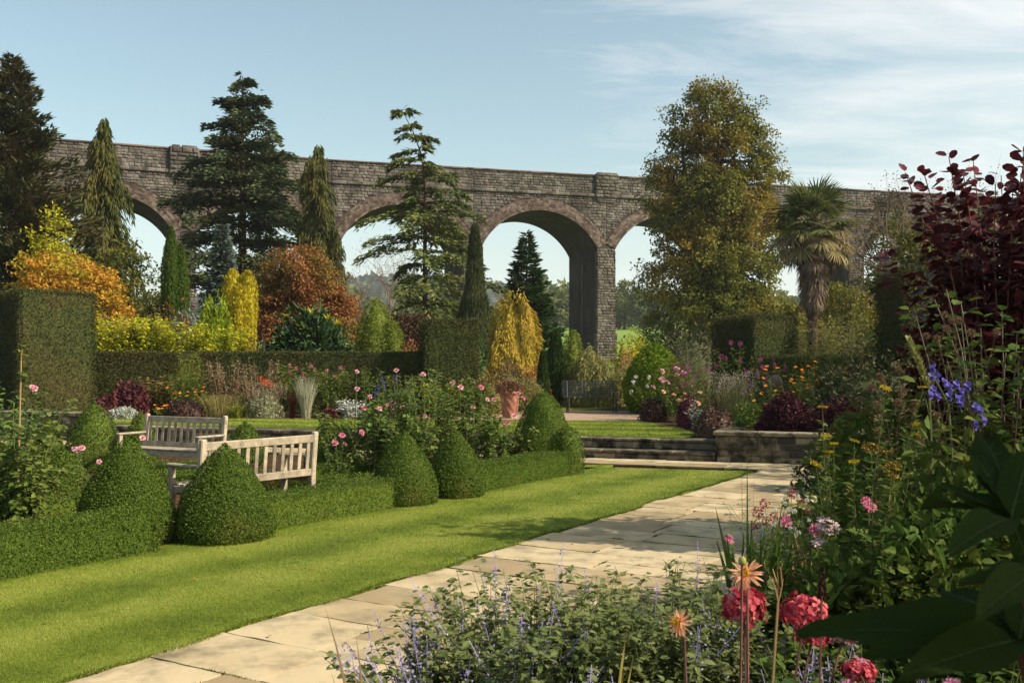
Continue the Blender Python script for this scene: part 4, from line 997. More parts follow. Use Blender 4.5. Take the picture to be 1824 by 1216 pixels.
# the tall lime tree, turning
lob = [(0, 0, 15.4, 2.3, 2, 2.4), (1.7, .3, 15.5, 1.5, 1.4, 1.5), (-1.8, 0, 14.9, 1.5, 1.4, 1.5), (2.9, 0, 12.4, 1.4, 1.3, 1.5), (-3.0, 0, 10.6, 1.3, 1.3, 1.3), (3.0, 0, 7.6, 1.4, 1.3, 1.8), (.9, 0, 13.6, 2.9, 2.4, 2.2), (-1.6, .2, 12.6, 2.2, 2, 1.7), (.2, -.6, 10.6, 3.4, 2.6, 2.3), (-2.1, 0, 9.2, 2.0, 2, 1.8), (2.0, 0, 9.6, 1.9, 2, 2.0), (-.6, -1, 7.2, 3.2, 2.4, 2.2),
       (-2.3, 0, 5.2, 2.5, 2.2, 2.2), (1.6, -.4, 6.0, 2.7, 2.2, 2.3), (0, -1, 3.9, 3.2, 2.2, 1.9), (-2.7, .3, 2.6, 2.0, 1.8, 1.6), (2.2, .3, 3.3, 2.4, 2, 2.2), (-.75, 0, 17.3, .75, .8, .95), (1.7, 0, 15.2, 1.1, 1, 1.3), (-3.2, 0, 11.9, .9, .9, .7)]
broadleaf('lime_tree', 'tall lime tree turning ochre that rises above the viaduct', 'tree', foot(1272, 62), lob, G_LIMETREE, 1050, 78, .80, .19, .14, tr=(.42, 15.5), hollow=.35, droop=.3)
broadleaf('garden_shrub', 'low ochre-green tree behind the right hedge block beside the palm', 'tree', foot(1375, 44), [(0, 0, 2.2, 1.5, 1.2, 1.6), (-.9, 0, 1.8, 1.1, 1, 1.2), (.9, 0, 2.2, 1.1, 1, 1.3), (1.9, .2, 1.6, 1.2, 1, 1.5)], G_LIMETREE, 240, 30, .45, .17, .12, tr=(.1, 1.6))
broadleaf('garden_shrub', 'yellow-green shrub behind the palm trunk', 'shrub', foot(1500, 46), [(0, 0, 2.2, 1.6, 1.2, 1.9), (.9, 0, 1.8, 1.3, 1, 1.5), (-1.1, 0, 1.5, 1.1, 1, 1.2), (.1, 0, 3.6, 1, 1, .9)], G_LIMETREE, 260, 28, .5, .18, .11, tr=(.1, 1.8))

# ------------------------------------------------------------ palm
def palm(label, base, H):
    t = THING('fan_palm', label, 'palm', base)
    mb = MB(); z = np.linspace(-.1, H, 30); r = .17+.13*np.clip((z-H*.35)/(H*.65), 0, 1)+.02*np.sin(z*14); tube(mb, np.stack([.05*np.sin(z), 0*z, z], -1), r, 12)
    k = 2600; q = rng.uniform(.0, 1, k); a = rng.uniform(0, 2*PI, k); rr = .17+.13*np.clip((q-.35)/.65, 0, 1)
    P = np.stack([rr*np.cos(a), rr*np.sin(a), q*H], -1); D = np.stack([np.cos(a)*.35, np.sin(a)*.35, -np.ones(k)], -1)+rng.normal(size=(k, 3))*.25
    leaves(mb, P, D, np.stack([np.cos(a), np.sin(a), 0*a], -1)+rdir(k)*.4, U(.12, .32, k), .03, 'needle')
    OBJ(mb, 'trunk', M_BARK, t)
    mats = {'frond': G_PALM, 'old_frond': G_PALMO, 'dead_frond': G_PALMD}
    for i in range(66):
        e = 1.40-2.45*(i/65)**.95 + rng.normal()*.08       # elevation from steeply up to hanging down
        kind = 'frond' if i < 38 else ('old_frond' if i < 56 else 'dead_frond')
        az = i*2.39996+rng.normal()*.15
        hd = np.array([math.cos(az), math.sin(az), 0])
        pl_ = rng.uniform(.95, 1.35) if kind != 'dead_frond' else rng.uniform(.8, 1.25)
        p0 = np.array([0, 0, H-.05-.5*(i/65)])+hd*.12
        ax = hd*math.cos(e)+np.array([0, 0, 1])*math.sin(e)
        p1 = p0+ax*pl_-np.array([0, 0, .12*pl_])
        m_ = MB(); tube(m_, [p0, (p0+p1)/2+np.array([0, 0, .05]), p1], [.03, .018, .014], 4)
        ns = 30; fa = np.linspace(-2.35, 2.35, ns)+rng.normal(size=ns)*.04
        if kind == 'dead_frond': fa *= .45
        fwd = unit(ax+np.array([0, 0, -.25])); sd = unit(np.cross(np.array([0, 0, 1.]), hd)); nn_ = np.cross(fwd, sd)
        D = np.cos(fa)[:, None]*fwd+np.sin(fa)[:, None]*sd+nn_*(.12*np.cos(fa*2)[:, None])-np.array([0, 0, .10 if kind == 'frond' else .28])
        Lf = (1.02 if kind != 'dead_frond' else .8)*(1-.22*np.abs(fa)/2.35)*rng.uniform(.85, 1.08, ns)
        leaves(m_, np.tile(p1, (ns, 1)), D, np.tile(nn_, (ns, 1))+rdir(ns)*.3, Lf, .07 if kind != 'dead_frond' else .05, 'strap')
        OBJ(m_, kind, mats[kind], t)
    k = 3200; q = rng.uniform(0, 1, k); a = rng.uniform(0, 2*PI, k); m_ = MB()       # thatch of dead leaf bases under the crown
    rr = .24+.22*np.sin(np.clip(q, 0, 1)*PI*.85)*rng.uniform(.3, 1, k)
    P = np.stack([rr*np.cos(a), rr*np.sin(a), H*.52+q*(H*.36)], -1); D = np.stack([np.cos(a)*.25, np.sin(a)*.25, -np.ones(k)], -1)+rng.normal(size=(k, 3))*.2
    leaves(m_, P, D, np.stack([np.cos(a), np.sin(a), 0*a], -1)+rdir(k)*.5, U(.35, .8, k), .035, 'strap'); OBJ(m_, 'thatch', G_PALMD, t)
    return t
palm('shaggy fan palm with a skirt of dead fronds beside the lime tree', foot(1447, 41), Z(392, 41)-float(gz(X(1447, 41), 41)))

# ------------------------------------------------------------ right background
M_TWIG = solid_mat('bare_twigs', [srgb('#4b3f36'), srgb('#6b5a4c'), srgb('#857362')], scale=8, bump=0)
def bare_tree(label, base, H, spread, nb=26, leafmat=None, r=.07, keep=1.):
    t = THING('bare_tree', label, 'tree', base); mb = MB(); ml = MB()
    trunk(mb, H*.55, r, .1, 6, top=.5)
    tips = []
    def grow(p, d, l, rr, dep):
        q = p+d*l; m_ = (p+q)/2+rng.normal(size=3)*l*.07
        tube(mb, [p, m_, q], [rr, rr*.8, rr*.55], 4 if dep < 2 else 3); tips.append(q)
        if dep >= 4: return
        for _ in range(3 if dep < 3 else 2): grow(p+(q-p)*rng.uniform(.45, 1), unit(d+rng.normal(size=3)*.55+np.array([0, 0, .18])), l*rng.uniform(.55, .85), max(rr*.55, .004), dep+1)
    for k in range(nb//4):
        a = rng.uniform(0, 2*PI); grow(np.array([0, 0, H*rng.uniform(.2, .55)]), unit(np.array([math.cos(a)*spread, math.sin(a)*spread, 1])), H*.26, r*.5, 0)
    T = np.array(tips); T = T[rng.random(len(T)) < keep]; T = np.repeat(T, 3, 0); T = T+rng.normal(size=T.shape)*H*.012
    leaves(ml, T, rdir(len(T))-np.array([0, 0, .3]), rdir(len(T)), H*.009, H*.006)
    OBJ(mb, 'branches', M_TWIG, t); OBJ(ml, 'last_leaves', leafmat or G_RUSS, t)
bare_tree('nearly bare twiggy tree seen through the middle arch left of the cedar', foot(692, 58), 8.0, .55, 30)
broadleaf('garden_shrub', 'dark leafy tree filling the arch right of the palm', 'tree', foot(1585, 52), [(0, 0, 3.2, 1.9, 1.2, 3.0), (.8, 0, 5.6, 1.6, 1.2, 2.0), (-.6, 0, 1.6, 1.6, 1, 1.6), (.4, 0, 7.4, 1.1, .9, 1.1)], G_SHRUB, 300, 30, .5, .19, .11, tr=(.12, 5))
broadleaf('garden_shrub', 'leafy tree rising behind the upper part of the smoke bush', 'tree', foot(1765, 30), [(0, 0, 4.2, 1.6, 1.2, 1.5), (.8, 0, 5.3, 1.2, 1, 1.0), (-.8, 0, 3.0, 1.3, 1, 1.4), (.3, 0, 2, 1.8, 1, 1.5)], G_SHRUB, 300, 30, .4, .14, .08, 'oval', tr=(.1, 4))
bare_tree('nearly bare twiggy tree above the parapet at the right', foot(1640, 36), 7.9, .8, 44, keep=.45)
broadleaf('garden_shrub', 'green bushy tree between the bare tree and the dark red smoke bush', 'shrub', foot(1650, 27), [(0, 0, 4.3, .95, .9, 1.0), (-.35, 0, 3.4, 1.0, .9, 1.1), (.5, 0, 3.8, .9, .9, 1.4), (-.2, 0, 2.2, 1.0, 1, 1.5)], G_SHRUB, 210, 26, .35, .15, .085, 'oval', tr=(.08, 3.5), flat=.6, droop=.35)
broadleaf('ivy_growth', 'brown climber spreading over the right end of the viaduct', 'climber', foot(1566, 83), [(0, 0, 5.5, 2.2, 1, 3.4), (.3, 0, 9.6, 2.0, .8, 2.4), (.8, 0, 12.2, 1.6, .8, 1.8)], leaf_mat('brown_climber', [(.06,.045,.03), (.085,.06,.036), (.06,.07,.03)], trans=.15), 300, 24, .7, .22, .15, tr=(.2, 9))
# ------------------------------------------------------------ far trees and wooded hill
broad = [(1112, 240, 86), (1140, 250, 74), (1163, 235, 80), (1096, 260, 70), (990, 245, 78), (970, 255, 60), (1190, 260, 76), (1010, 265, 66)]
kinds = ['left of the gap', 'pale and rounded', 'close to the lime tree', 'tucked behind the pier', 'left of the big pier', 'low, behind the dark conifer', 'behind the lime tree', 'behind the pier']
for (px, Y, hp), w_ in zip(broad, kinds):
    b = foot(px, Y); H = Z(580-hp, Y)-b[2]; H = max(H, 6)
    broadleaf('distant_tree', f'hazy round-crowned tree beyond the field, {w_}', 'tree', b, [(0, 0, H*.6, H*.30, H*.3, H*.4), (-H*.22, 0, H*.42, H*.25, H*.25, H*.32), (H*.2, 0, H*.45, H*.25, H*.25, H*.33), (0, 0, H*.25, H*.36, H*.3, H*.25)], G_DISTANT, 90, 26, 1.3, .75, .55, tr=(.35, H*.5), group='trees beyond the field', limbs=False)
# wooded ridge on the horizon
G_RIDGE = leaf_mat('ridge_wood', [(.040,.060,.026), (.055,.075,.032), (.075,.09,.036)], trans=.1)
mb = MB(); k = 30000; x = rng.uniform(-1100, 1100, k); y = rng.uniform(820, 1150, k)
ridge = lambda x, y: 34+58*np.exp(-((x+130)/190)**2)*np.clip((y-800)/300, 0, 1)+10*np.sin(x/90)+(y-820)*.03
P = np.stack([x, y, ridge(x, y)+rng.uniform(-4, 7, k)], -1); leaves(mb, P, rdir(k)+np.array([0, 0, .5]), np.array([0, -1., .4])+rdir(k)*.8, U(7, 14, k), U(6, 11, k))
STRUCT(mb, 'ridge_wood', G_RIDGE, 'stuff', 'hazy wooded ridge on the horizon')
gu_, gv_ = np.meshgrid(np.linspace(-1150, 1150, 60), np.linspace(810, 1200, 12), indexing='xy'); mb = MB()
q = (np.arange(11)[:, None]*60+np.arange(59)[None]); mb.add(np.stack([gu_, gv_, ridge(gu_, gv_)-3-(gv_ < 830)*40], -1).reshape(-1, 3), np.stack([q, q+1, q+61, q+60], -1).reshape(-1, 4)); STRUCT(mb, 'hill', G_RIDGE)
k = 9000; x = rng.uniform(-180, 180, k); y = rng.uniform(300, 345, k); mb = MB(); hz_ = gz(x, y)
P = np.stack([x, y, hz_+rng.uniform(0, 1, k)*(9+4*np.sin(x/13)+3*np.sin(x/5.3))], -1); leaves(mb, P, rdir(k)+np.array([0, 0, .3]), np.array([0, -1., .4])+rdir(k)*.8, U(1.6, 3.4, k), U(1.4, 2.6, k)); STRUCT(mb, 'far_wood', G_DISTANT, 'stuff', 'hazy far wood along the top of the field')
# ------------------------------------------------------------ clipped yew hedges and blocks
def q2(px, Y): return (X(px, Y), Y)
hedge('yew_hedge', 'tall square block of clipped yew at the left behind the roses', [q2(35, 25.0), q2(172, 26.9), q2(110, 30), q2(-50, 28.5)], .38, Z(517, 25.8), G_YEW, 1500, .048, .026, 'clipped yew hedges', wob=.03)
hedge('yew_hedge', 'long low clipped yew hedge behind the flower border', [q2(150, 27.4), q2(765, 28.1), q2(765, 29.2), q2(150, 28.6)], .40, Z(627, 27.8), G_YEW, 1500, .048, .026, 'clipped yew hedges', wob=.025)
hedge('yew_hedge', 'tall yew block at the right end of the low hedge, behind the pink roses', [q2(757, 27.1), q2(853, 27.4), q2(852, 28.9), q2(745, 28.5)], .40, Z(568, 27.2), G_YEW, 1500, .048, .026, 'clipped yew hedges', wob=.025)
hedge('yew_hedge', 'square yew block below the lime tree with one dark and one sunlit face', [q2(1265, 28.3), q2(1345, 26.2), q2(1422, 27.7), q2(1345, 29.9)], .40, Z(562, 27), G_YEW, 1500, .048, .026, 'clipped yew hedges', wob=.03)
hedge('yew_hedge', 'low yew hedge in front of the palm', [q2(1350, 25.6), q2(1600, 24.0), q2(1600, 25), q2(1360, 26.6)], .40, Z(632, 25), G_YEW, 1500, .048, .026, 'clipped yew hedges')
hedge('yew_hedge', 'very dark tall yew block left of the smoke bush', [q2(1556, 20.6), q2(1612, 19.0), q2(1790, 19.6), q2(1650, 22)], .40, Z(482, 20), G_YEW, 1500, .048, .026, 'clipped yew hedges')
M_BROWNH = leaf_mat('brown_hedge', [(.05,.03,.018), (.075,.045,.025), (.10,.06,.035)], trans=.1)
hedge('beech_hedge', 'brown clipped hedge seen past the right side of the mossy dome', [q2(690, 33), q2(760, 33), q2(760, 34), q2(690, 34)], .5, Z(562, 33), M_BROWNH, 300, .1, .06)

# ------------------------------------------------------------ box hedges and topiary of the parterre
def hl(s, off): p = H0+HD*s+HN*off; return (p[0], p[1])
def box_run(label, s0, s1, h, th=.42):
    hedge('box_hedge', label, [hl(s0, -th), hl(s0, 0), hl(s1, 0), hl(s1, -th)], 0, h, G_BOX, 5200, .019, .013, 'low box hedges of the parterre', wob=.022)
s_of = lambda px, py: float((GND(px, py)[:2]-H0) @ HD)
sA = s_of(225, 985); sB = s_of(470, 950); sC = s_of(705, 908); sD = s_of(852, 880); sE = s_of(1005, 853)
box_run('low box hedge running out of the left edge of the picture along the lawn', -2.6, sA+.15, .42, .5)
box_run('low box hedge in front of the bench along the lawn', sB-.1, sC+.1, .38)
box_run('low box hedge below the roses at the far end of the lawn', sD-.15, sE+.35, .40)
def cone_prof(r, h, fat=.62):
    z = np.linspace(0, 1, 14); rr = np.where(z < .12, .93+.07*z/.12, (1-((z-.12)/.88)**1.75)**.86); rr = np.maximum(rr, 0)
    return np.stack([rr*r, z*h], -1)
def cone(label, px, Y, wpx, top, n=9000, L=.026, z0=0.0):
    r = wpx/2/F*Y; h = Z(top, Y)-z0
    topiary(label, (X(px, Y), Y, z0), cone_prof(r, h), G_BOX, n, L, L*.66)
cone('largest front box cone, left of the bench at the end of the near hedge', 226, 9.75, 172, 778, 26000, .019)
cone('front box cone standing before the bench and covering its left end', 401, 9.95, 172, 789, 26000, .019)
cone('front box cone right of the bench, left one of a close pair', 720, 12.5, 120, 767, 18000, .021)
cone('front box cone beside the roses, right one of a close pair', 811, 13.2, 106, 764, 17000, .021)
topiary('biggest box topiary at the far corner of the lawn by the steps', (X(968, 16.35), 16.35, 0), np.stack([np.array([.58,.6,.6,.56,.50,.42,.36,.28,.17,.06,0])*.92, np.array([0,.12,.3,.5,.66,.82,.95,1.1,1.22,1.3,1.32])*1.0], -1), G_BOX, 22000, .022, .015)
topiary('small rounded box bump joined to the right foot of the biggest topiary', (X(1010, 16.0), 16.0, 0), np.stack([np.array([.27,.28,.27,.23,.15,.05,0]), np.array([0,.2,.4,.56,.7,.76,.77])], -1), G_BOX, 3500, .027, .018)
cone('box cone behind the largest front cone, half hidden by the left roses', 110, 12.6, 104, 796, 8000, .03)
cone('slender box cone under the left roses, behind another cone', 88, 15.4, 62, 746, 4500, .03)
cone('box cone before the pale stone wall at the far left', 168, 18.6, 96, 714, 6500, .034)
cone('small box cone left of the far bench by the stone wall', 250, 18.4, 62, 732, 4500, .034)
cone('small box cone between the two benches', 437, 17.6, 74, 749, 5000, .034)
cone('box cone among rose stems just right of the near bench', 586, 16.2, 88, 739, 6000, .03)
def low_box(label, p, q, h=.3, th=.35):
    p = np.array(p); q = np.array(q); d = unit(q-p); nn = np.array([-d[1], d[0]])*th
    hedge('box_hedge', label, [tuple(p), tuple(q), tuple(q+nn), tuple(p+nn)], 0, h, G_BOX, 2600, .024, .016, 'low box hedges of the parterre', wob=.02)
low_box('low inner box hedge at the left edge under the near roses', q2(-80, 10.4), q2(150, 11.3), .27)
low_box('low inner box hedge in front of the far bench', q2(200, 13.6), q2(560, 13.4), .30)
low_box('low inner box hedge right of the near bench, nearer of two', q2(548, 12.9), q2(680, 13.3), .28)
low_box('low inner box hedge right of the near bench, farther of two', q2(548, 14.6), q2(690, 14.9), .30)
low_box('low inner box hedge seen in the gap between the two benches', q2(225, 14.9), q2(420, 14.7), .30)
low_box('low inner box hedge behind the left cones', q2(60, 16.2), q2(240, 16.4), .3)
low_box('low inner box hedge under the middle of the rose bed', q2(690, 15.2), q2(900, 15.8), .3)

# ------------------------------------------------------------ shrubs just behind the low hedge
G_TWIGP = leaf_mat('pinkish_twig_leaves', [(.20,.10,.06), (.26,.15,.09), (.20,.17,.06)], trans=.2)
for px, top, lab in ((200, 552, 'leftmost of four, against the yew block'), (262, 558, 'second of four from the yew block'), (322, 568, 'third of four from the yew block'), (388, 574, 'rightmost of four, under the lime conifer')):
    Y = 30.2+rng.uniform(-.2, .3); b = foot(px, Y); leafy('golden_shrub', f'bright golden-leaved shrub above the low hedge, {lab}', 'shrub', b, 150, (Z(top, Y)-b[2])*1.1, .45, .55, G_NINE, 64, .105, .072, 'oval', M_TWIG, .006, group='golden shrubs above the low hedge', t0=.3, droop=.2)
mound('lime_conifer', 'small lime-green conifer mound left of the golden yew', 'conifer', foot(383, 31), .60, .6, Z(532, 31)-.55, G_LIMEC, 5200, .15, .045, outw=.35, upw=1.0, rnd=.4, shape=2.6, core=.85)
mound('mahonia', 'dark glossy mahonia with whorled leaves and yellow tips above the hedge', 'shrub', foot(552, 30), 1.30, .9, Z(556, 30)-.5, G_MAHO, 2600, .34, .10, 'oval', outw=.9, rnd=.6, upw=.25, shape=3.0, core=.75, flat=.8,
      extra=lambda t: [petal_ring(m_ := MB(), (x, -.5, z), (x*.3, -.3, 1), 14, .9, .26, .02, 'strap') or OBJ(m_, 'flower_spike', G_GYEW, t) for x, z in ((-.55, 2.75), (.15, 2.85), (.62, 2.65), (-.2, 2.45), (.9, 2.5))])
topiary('mossy green two-lobed conifer dome behind the low hedge', (X(670, 31), 31, .55), np.stack([np.array([.72,.73,.70,.64,.55,.43,.29,.13,0]), np.array([0,.6,1.3,1.9,2.4,2.75,3.05,3.25,3.32])], -1), G_ALB, 8500, .075, .03, None, cat='conifer', name='dome_conifer')
topiary('smaller lobe of the mossy green dome, leaning on its right side', (X(699, 30.8), 30.8, .55), np.stack([np.array([.44,.47,.46,.40,.31,.17,0]), np.array([0,.7,1.3,1.8,2.2,2.5,2.62])], -1), G_ALB, 5500, .075, .03, None, cat='conifer', name='dome_conifer')
mound('russet_shrub', 'low russet shrub between the mossy dome and the yew block', 'shrub', foot(738, 30.2), .5, .5, Z(600, 30.2)-.5, G_RUSS, 1500, .09, .05, core=.8, shape=3)
mound('azalea', 'small red-leaved shrub at the foot of the thuja column', 'shrub', foot(312, 33), .55, .5, Z(528, 33)-.7, leaf_mat('azalea_red', [(.20,.05,.03), (.27,.08,.045), (.22,.12,.04)], trans=.25), 900, .12, .05, shape=3)
leafy('twiggy_shrub', 'pinkish twiggy shrub with a bare pale branch behind the golden shrubs', 'shrub', foot(232, 32), 34, Z(526, 32)-.6, .9, .3, G_TWIGP, 16, .11, .06, 'diamond', M_TWIG, .012)
leafy('twiggy_shrub', 'brown-red twiggy shrub between the golden yew and the mahonia', 'shrub', foot(462, 30.4), 34, Z(568, 30.4)-.5, .55, .4, leaf_mat('brown_red_leaves', [(.10,.05,.035), (.15,.07,.05), (.12,.09,.05)], trans=.2), 30, .10, .06, 'diamond', M_TWIG, .01)
mound('dark_fir', 'low dark grey-green fir beside the thuja column', 'conifer', foot(338, 34), .7, .6, Z(545, 34)-.7, G_BLUE, 1400, .2, .06, shape=3, core=.7)
mound('evergreen_shrub', 'dark evergreen mound under the orange maple behind the yew block', 'shrub', foot(150, 33), 2.0, .9, 3.1, G_SHRUB, 2600, .16, .09, shape=3, core=.85)
mound('evergreen_shrub', 'dark evergreen mound beneath the red maple behind the mahonia', 'shrub', foot(590, 35), 1.9, .9, 2.7, G_SHRUB, 2400, .16, .09, shape=3, core=.85)
mound('evergreen_shrub', 'deep green shrub under the cedar behind the yew block', 'shrub', foot(800, 37), 1.7, .9, 2.6, G_DKCON, 2400, .18, .08, shape=3, core=.85)

# ------------------------------------------------------------ round the gravel: conifers, mounds
column('dwarf_cypress', 'dark green upright cypress just left of the metal bench', 'conifer', foot(990, 31), Z(585, 31)-.6, .42, G_THUJA if False else leaf_mat('deep_cypress', [(.022,.045,.010), (.035,.065,.014), (.05,.085,.02)], trans=.15), 6000, .14, .045, prof=lambda q: (1-q)**.6*np.minimum(1, .7+q), up=1.0)
column('dwarf_cypress', 'small narrow green cypress nearest the metal bench', 'conifer', foot(967, 28.6), Z(627, 28.6)-.45, .21, leaf_mat('deep_cypress', []), 3600, .11, .035, prof=lambda q: (1-q)**.6*np.minimum(1, .7+q), up=1.0)
topiary('rounded moss-green conifer bud in front of the big pier', (X(1020, 34), 34, .6), np.stack([np.array([.32,.36,.36,.31,.2,.08,0]), np.array([0,.9,1.6,2.0,2.3,2.45,2.5])-.12], -1), G_ALB, 4200, .08, .03, None, cat='conifer', name='dome_conifer')
def weeping_mound(label, base, rx, h, mat, n=5200, shape=2.6, nm=('weeping_shrub', 'shrub')):
    o = MB(); P, N = mound_pts(n, rx, rx*.8, h, .3, .0, shape)
    D = N*.45+np.array([0, 0, -.75])+rdir(n)*.35; leaves(o, P, D, unit(N+rdir(n)*.6), U(.1, .22, n), .035)
    z = np.linspace(0, 1, 8); lathe(o, np.stack([(1-z**shape)**.5*.78, z*h*.82], -1), 14, sq=(rx, rx*.8))
    TAG(OBJ(o, nm[0], mat, None, base), label, nm[1])
weeping_mound('bright golden thread-leaved cypress with drooping sprays', GOLD_AT, 1.0, 3.5, G_GOLD, 15000, 1.75, ('golden_cypress', 'conifer'))
weeping_mound('olive weeping shrub mound behind the metal bench', foot(1052, 30.5), .85, Z(622, 30.5)-.5, G_OLIVE)
topiary('bright moss-green bell-shaped conifer right of the metal bench', (X(1166, 27.5), 27.5, .45), np.stack([np.array([.60,.78,.86,.82,.72,.56,.36,.16,0]), np.array([0,.22,.5,.85,1.15,1.45,1.7,1.84,1.88])], -1), G_LIMEB, 12000, .10, .028, None, cat='conifer', name='dome_conifer')
mound('spreading_juniper', 'olive-gold spreading shrub between the metal bench and the bell conifer', 'shrub', foot(1118, 29.4), .75, .7, Z(655, 29.4)-.45, G_OLIVE, 2400, .15, .03, outw=.7, upw=-.2, shape=3)
mound('spreading_juniper', 'low golden-green spreading juniper right behind the pot', 'shrub', foot(928, 27.8), .70, .5, Z(676, 27.6)-.42, G_OLIVE, 2400, .13, .03, outw=.8, upw=.0, shape=3)
mound('heather', 'brown heather mound under the golden cypress', 'shrub', foot(905, 29), .7, .5, Z(641, 29)-.45, leaf_mat('heather_brown', [(.10,.06,.03), (.15,.09,.05), (.13,.11,.04)], trans=.15), 1900, .09, .03, shape=3, core=.8)
mound('heather', 'russet mound between the golden cypress and the narrow cypress', 'shrub', foot(951, 29.4), .6, .5, Z(650, 29.4)-.45, G_RUSS, 1500, .09, .03, shape=3, core=.8)
mound('peach_shrub', 'low shrub with peach-tinted leaves at the foot of the yew block', 'shrub', foot(872, 27.2), .55, .5, Z(664, 27.2)-.42, leaf_mat('peach_leaves', [(.22,.14,.05), (.18,.17,.04), (.28,.15,.07)], trans=.25), 1600, .08, .04, shape=3, core=.7)
mound('pot_plant', 'faded red-brown plant spilling from the terracotta pot', 'plant', (X(908, 25.6), 25.6, float(gz(X(908, 25.6), 25.6))+.64), .33, .33, .28, leaf_mat('pot_leaves', [(.15,.05,.04), (.20,.09,.06), (.14,.10,.05)], trans=.2), 700, .08, .04, outw=.9, upw=.4, shape=2)
mound('golden_shrub', 'yellow-green shrub between the big pier and the lime tree', 'shrub', foot(1128, 36), .9, .8, Z(596, 36)-.7, G_YGREEN, 1700, .13, .07, shape=3, core=.8)
mound('evergreen_shrub', 'dark round shrub at the foot of the lime tree', 'shrub', foot(1158, 39), .8, .7, Z(590, 39)-.8, G_DKCON, 1500, .15, .07, shape=3, core=.85)
mound('peach_shrub', 'small apricot-leaved shrub left of the bell conifer', 'shrub', foot(1117, 31), .35, .3, Z(622, 31)-.55, leaf_mat('apricot_leaves', [(.38,.22,.07), (.45,.28,.10), (.36,.26,.08)], trans=.3), 800, .09, .05, shape=3)
mound('evergreen_shrub', 'shaded shrub mass under the lime tree behind the grey spires', 'shrub', foot(1230, 36), 1.5, .9, 2.4, G_SPRUCE, 2400, .16, .08, shape=3, core=.85)
mound('evergreen_shrub', 'shaded evergreen mass right of the palm trunk', 'shrub', foot(1560, 33), 1.5, .9, 2.6, G_SHRUB, 2200, .16, .08, shape=3, core=.85)

# ------------------------------------------------------------ the left flower border
B_PLUM = leaf_mat('plum_leaves', [(.045,.014,.020), (.075,.022,.030), (.13,.04,.045)], [(.16,.05,.04), (.10,.03,.03)], 2.0, trans=.2)
B_DARK = leaf_mat('dark_bronze_leaves', [(.028,.014,.012), (.05,.024,.020), (.085,.045,.035)], trans=.1, rough=.4, spec=.35)
B_GREEN = leaf_mat('border_green', [(.045,.085,.014), (.075,.125,.022), (.12,.17,.035)], [(.10,.12,.02), (.15,.16,.03)], 2.0, trans=.3)
B_YG = leaf_mat('border_yellow_green', [(.14,.16,.02), (.20,.22,.03), (.27,.26,.05)], trans=.3)
B_OCHRE = leaf_mat('ochre_grass', [(.16,.14,.045), (.22,.19,.06), (.28,.24,.09)], trans=.25)
B_TAN = leaf_mat('tan_seedheads', [(.20,.13,.09), (.27,.19,.13), (.16,.13,.07)], trans=.2)
B_SILVER = leaf_mat('silver_leaves', [(.26,.29,.23), (.36,.39,.33), (.48,.50,.45)], trans=.15)
B_WHITE = leaf_mat('white_petals', [(.62,.60,.56), (.72,.70,.66), (.80,.78,.74)], trans=.3)
B_PEONY = leaf_mat('autumn_peony', [(.12,.13,.03), (.24,.14,.05), (.18,.16,.04)], trans=.25)
F_PINK = leaf_mat('pink_petals', [(.52,.11,.20), (.64,.20,.30), (.72,.34,.40)], trans=.35)
F_ROSE = leaf_mat('pale_pink_petals', [(.60,.22,.30), (.70,.34,.40), (.76,.48,.50)], trans=.35)
F_MAG = leaf_mat('magenta_petals', [(.28,.04,.16), (.38,.07,.22), (.46,.13,.28)], trans=.35)
F_ORANGE = leaf_mat('orange_petals', [(.70,.16,.02), (.80,.26,.03), (.82,.38,.05)], trans=.35)
F_RED = leaf_mat('red_petals', [(.55,.035,.05), (.68,.06,.08), (.75,.12,.12)], trans=.35)
F_BLUE = leaf_mat('violet_petals', [(.09,.07,.34), (.14,.11,.44), (.22,.18,.56)], trans=.35)
F_LILAC = leaf_mat('lilac_petals', [(.25,.20,.42), (.36,.30,.55), (.48,.42,.66)], trans=.3)
F_YEL = leaf_mat('yellow_petals', [(.62,.42,.02), (.74,.54,.03), (.80,.62,.08)], trans=.3)
F_SALMON = leaf_mat('salmon_petals', [(.80,.34,.17), (.86,.46,.26), (.90,.58,.38)], trans=.4)
def heads(mat, size, n=None, kind='ball', name='bloom', up=.05, max_n=40, one=False):
    def f(t, tips, S):
        T_ = tips[:n] if n else tips
        m_ = MB()
        for k, c in enumerate(T_[:max_n]):
            if not one: m_ = MB()
            c = c+np.array([0, 0, up])
            if kind == 'ball': dense_ball(m_, c, size, 40)
            elif kind == 'spike':
                k2 = 46; P = c+rng.normal(size=(k2, 3))*np.array([.25, .25, 1.])*size; leaves(m_, P, rdir(k2)+np.array([0, 0, .4]), rdir(k2), size*.55, size*.4)
            elif kind == 'daisy': petal_ring(m_, c, rdir(1)[0]*.4+np.array([0, -.3, .9]), 11, .15, size, size*.35)
            elif kind == 'rose': rose_bloom(m_, c, rdir(1)[0]*.5+np.array([.2, -.5, .7]), size)
            elif kind == 'plate': plate(m_, c, size, rdir(1)[0]*.2+np.array([0, 0, 1.]))
            elif kind == 'seed': ball(m_, c, size, 120)
            if not one: OBJ(m_, name, mat, t)
        if one: OBJ(m_, name, mat, t)
    return f
def bm(name, label, cat, px, wpx, top, Y, mat, n, L, Wd, **kw):
    kw.setdefault('shell', .5); kw.setdefault('rnd', 1.0)
    b = foot(px, Y); mound(name, label, cat, b, wpx/2/F*Y, kw.pop('ry', .35), Z(top, Y)-b[2], mat, n, L, Wd, **kw)
def bl(name, label, cat, px, top, Y, nst, spread, r0, mat, nl, L, Wd, **kw):
    b = foot(px, Y); return leafy(name, label, cat, b, nst, (Z(top, Y)-b[2])*1.1, spread, r0, mat, int(nl*1.7), L*1.1, Wd*1.1, **kw)
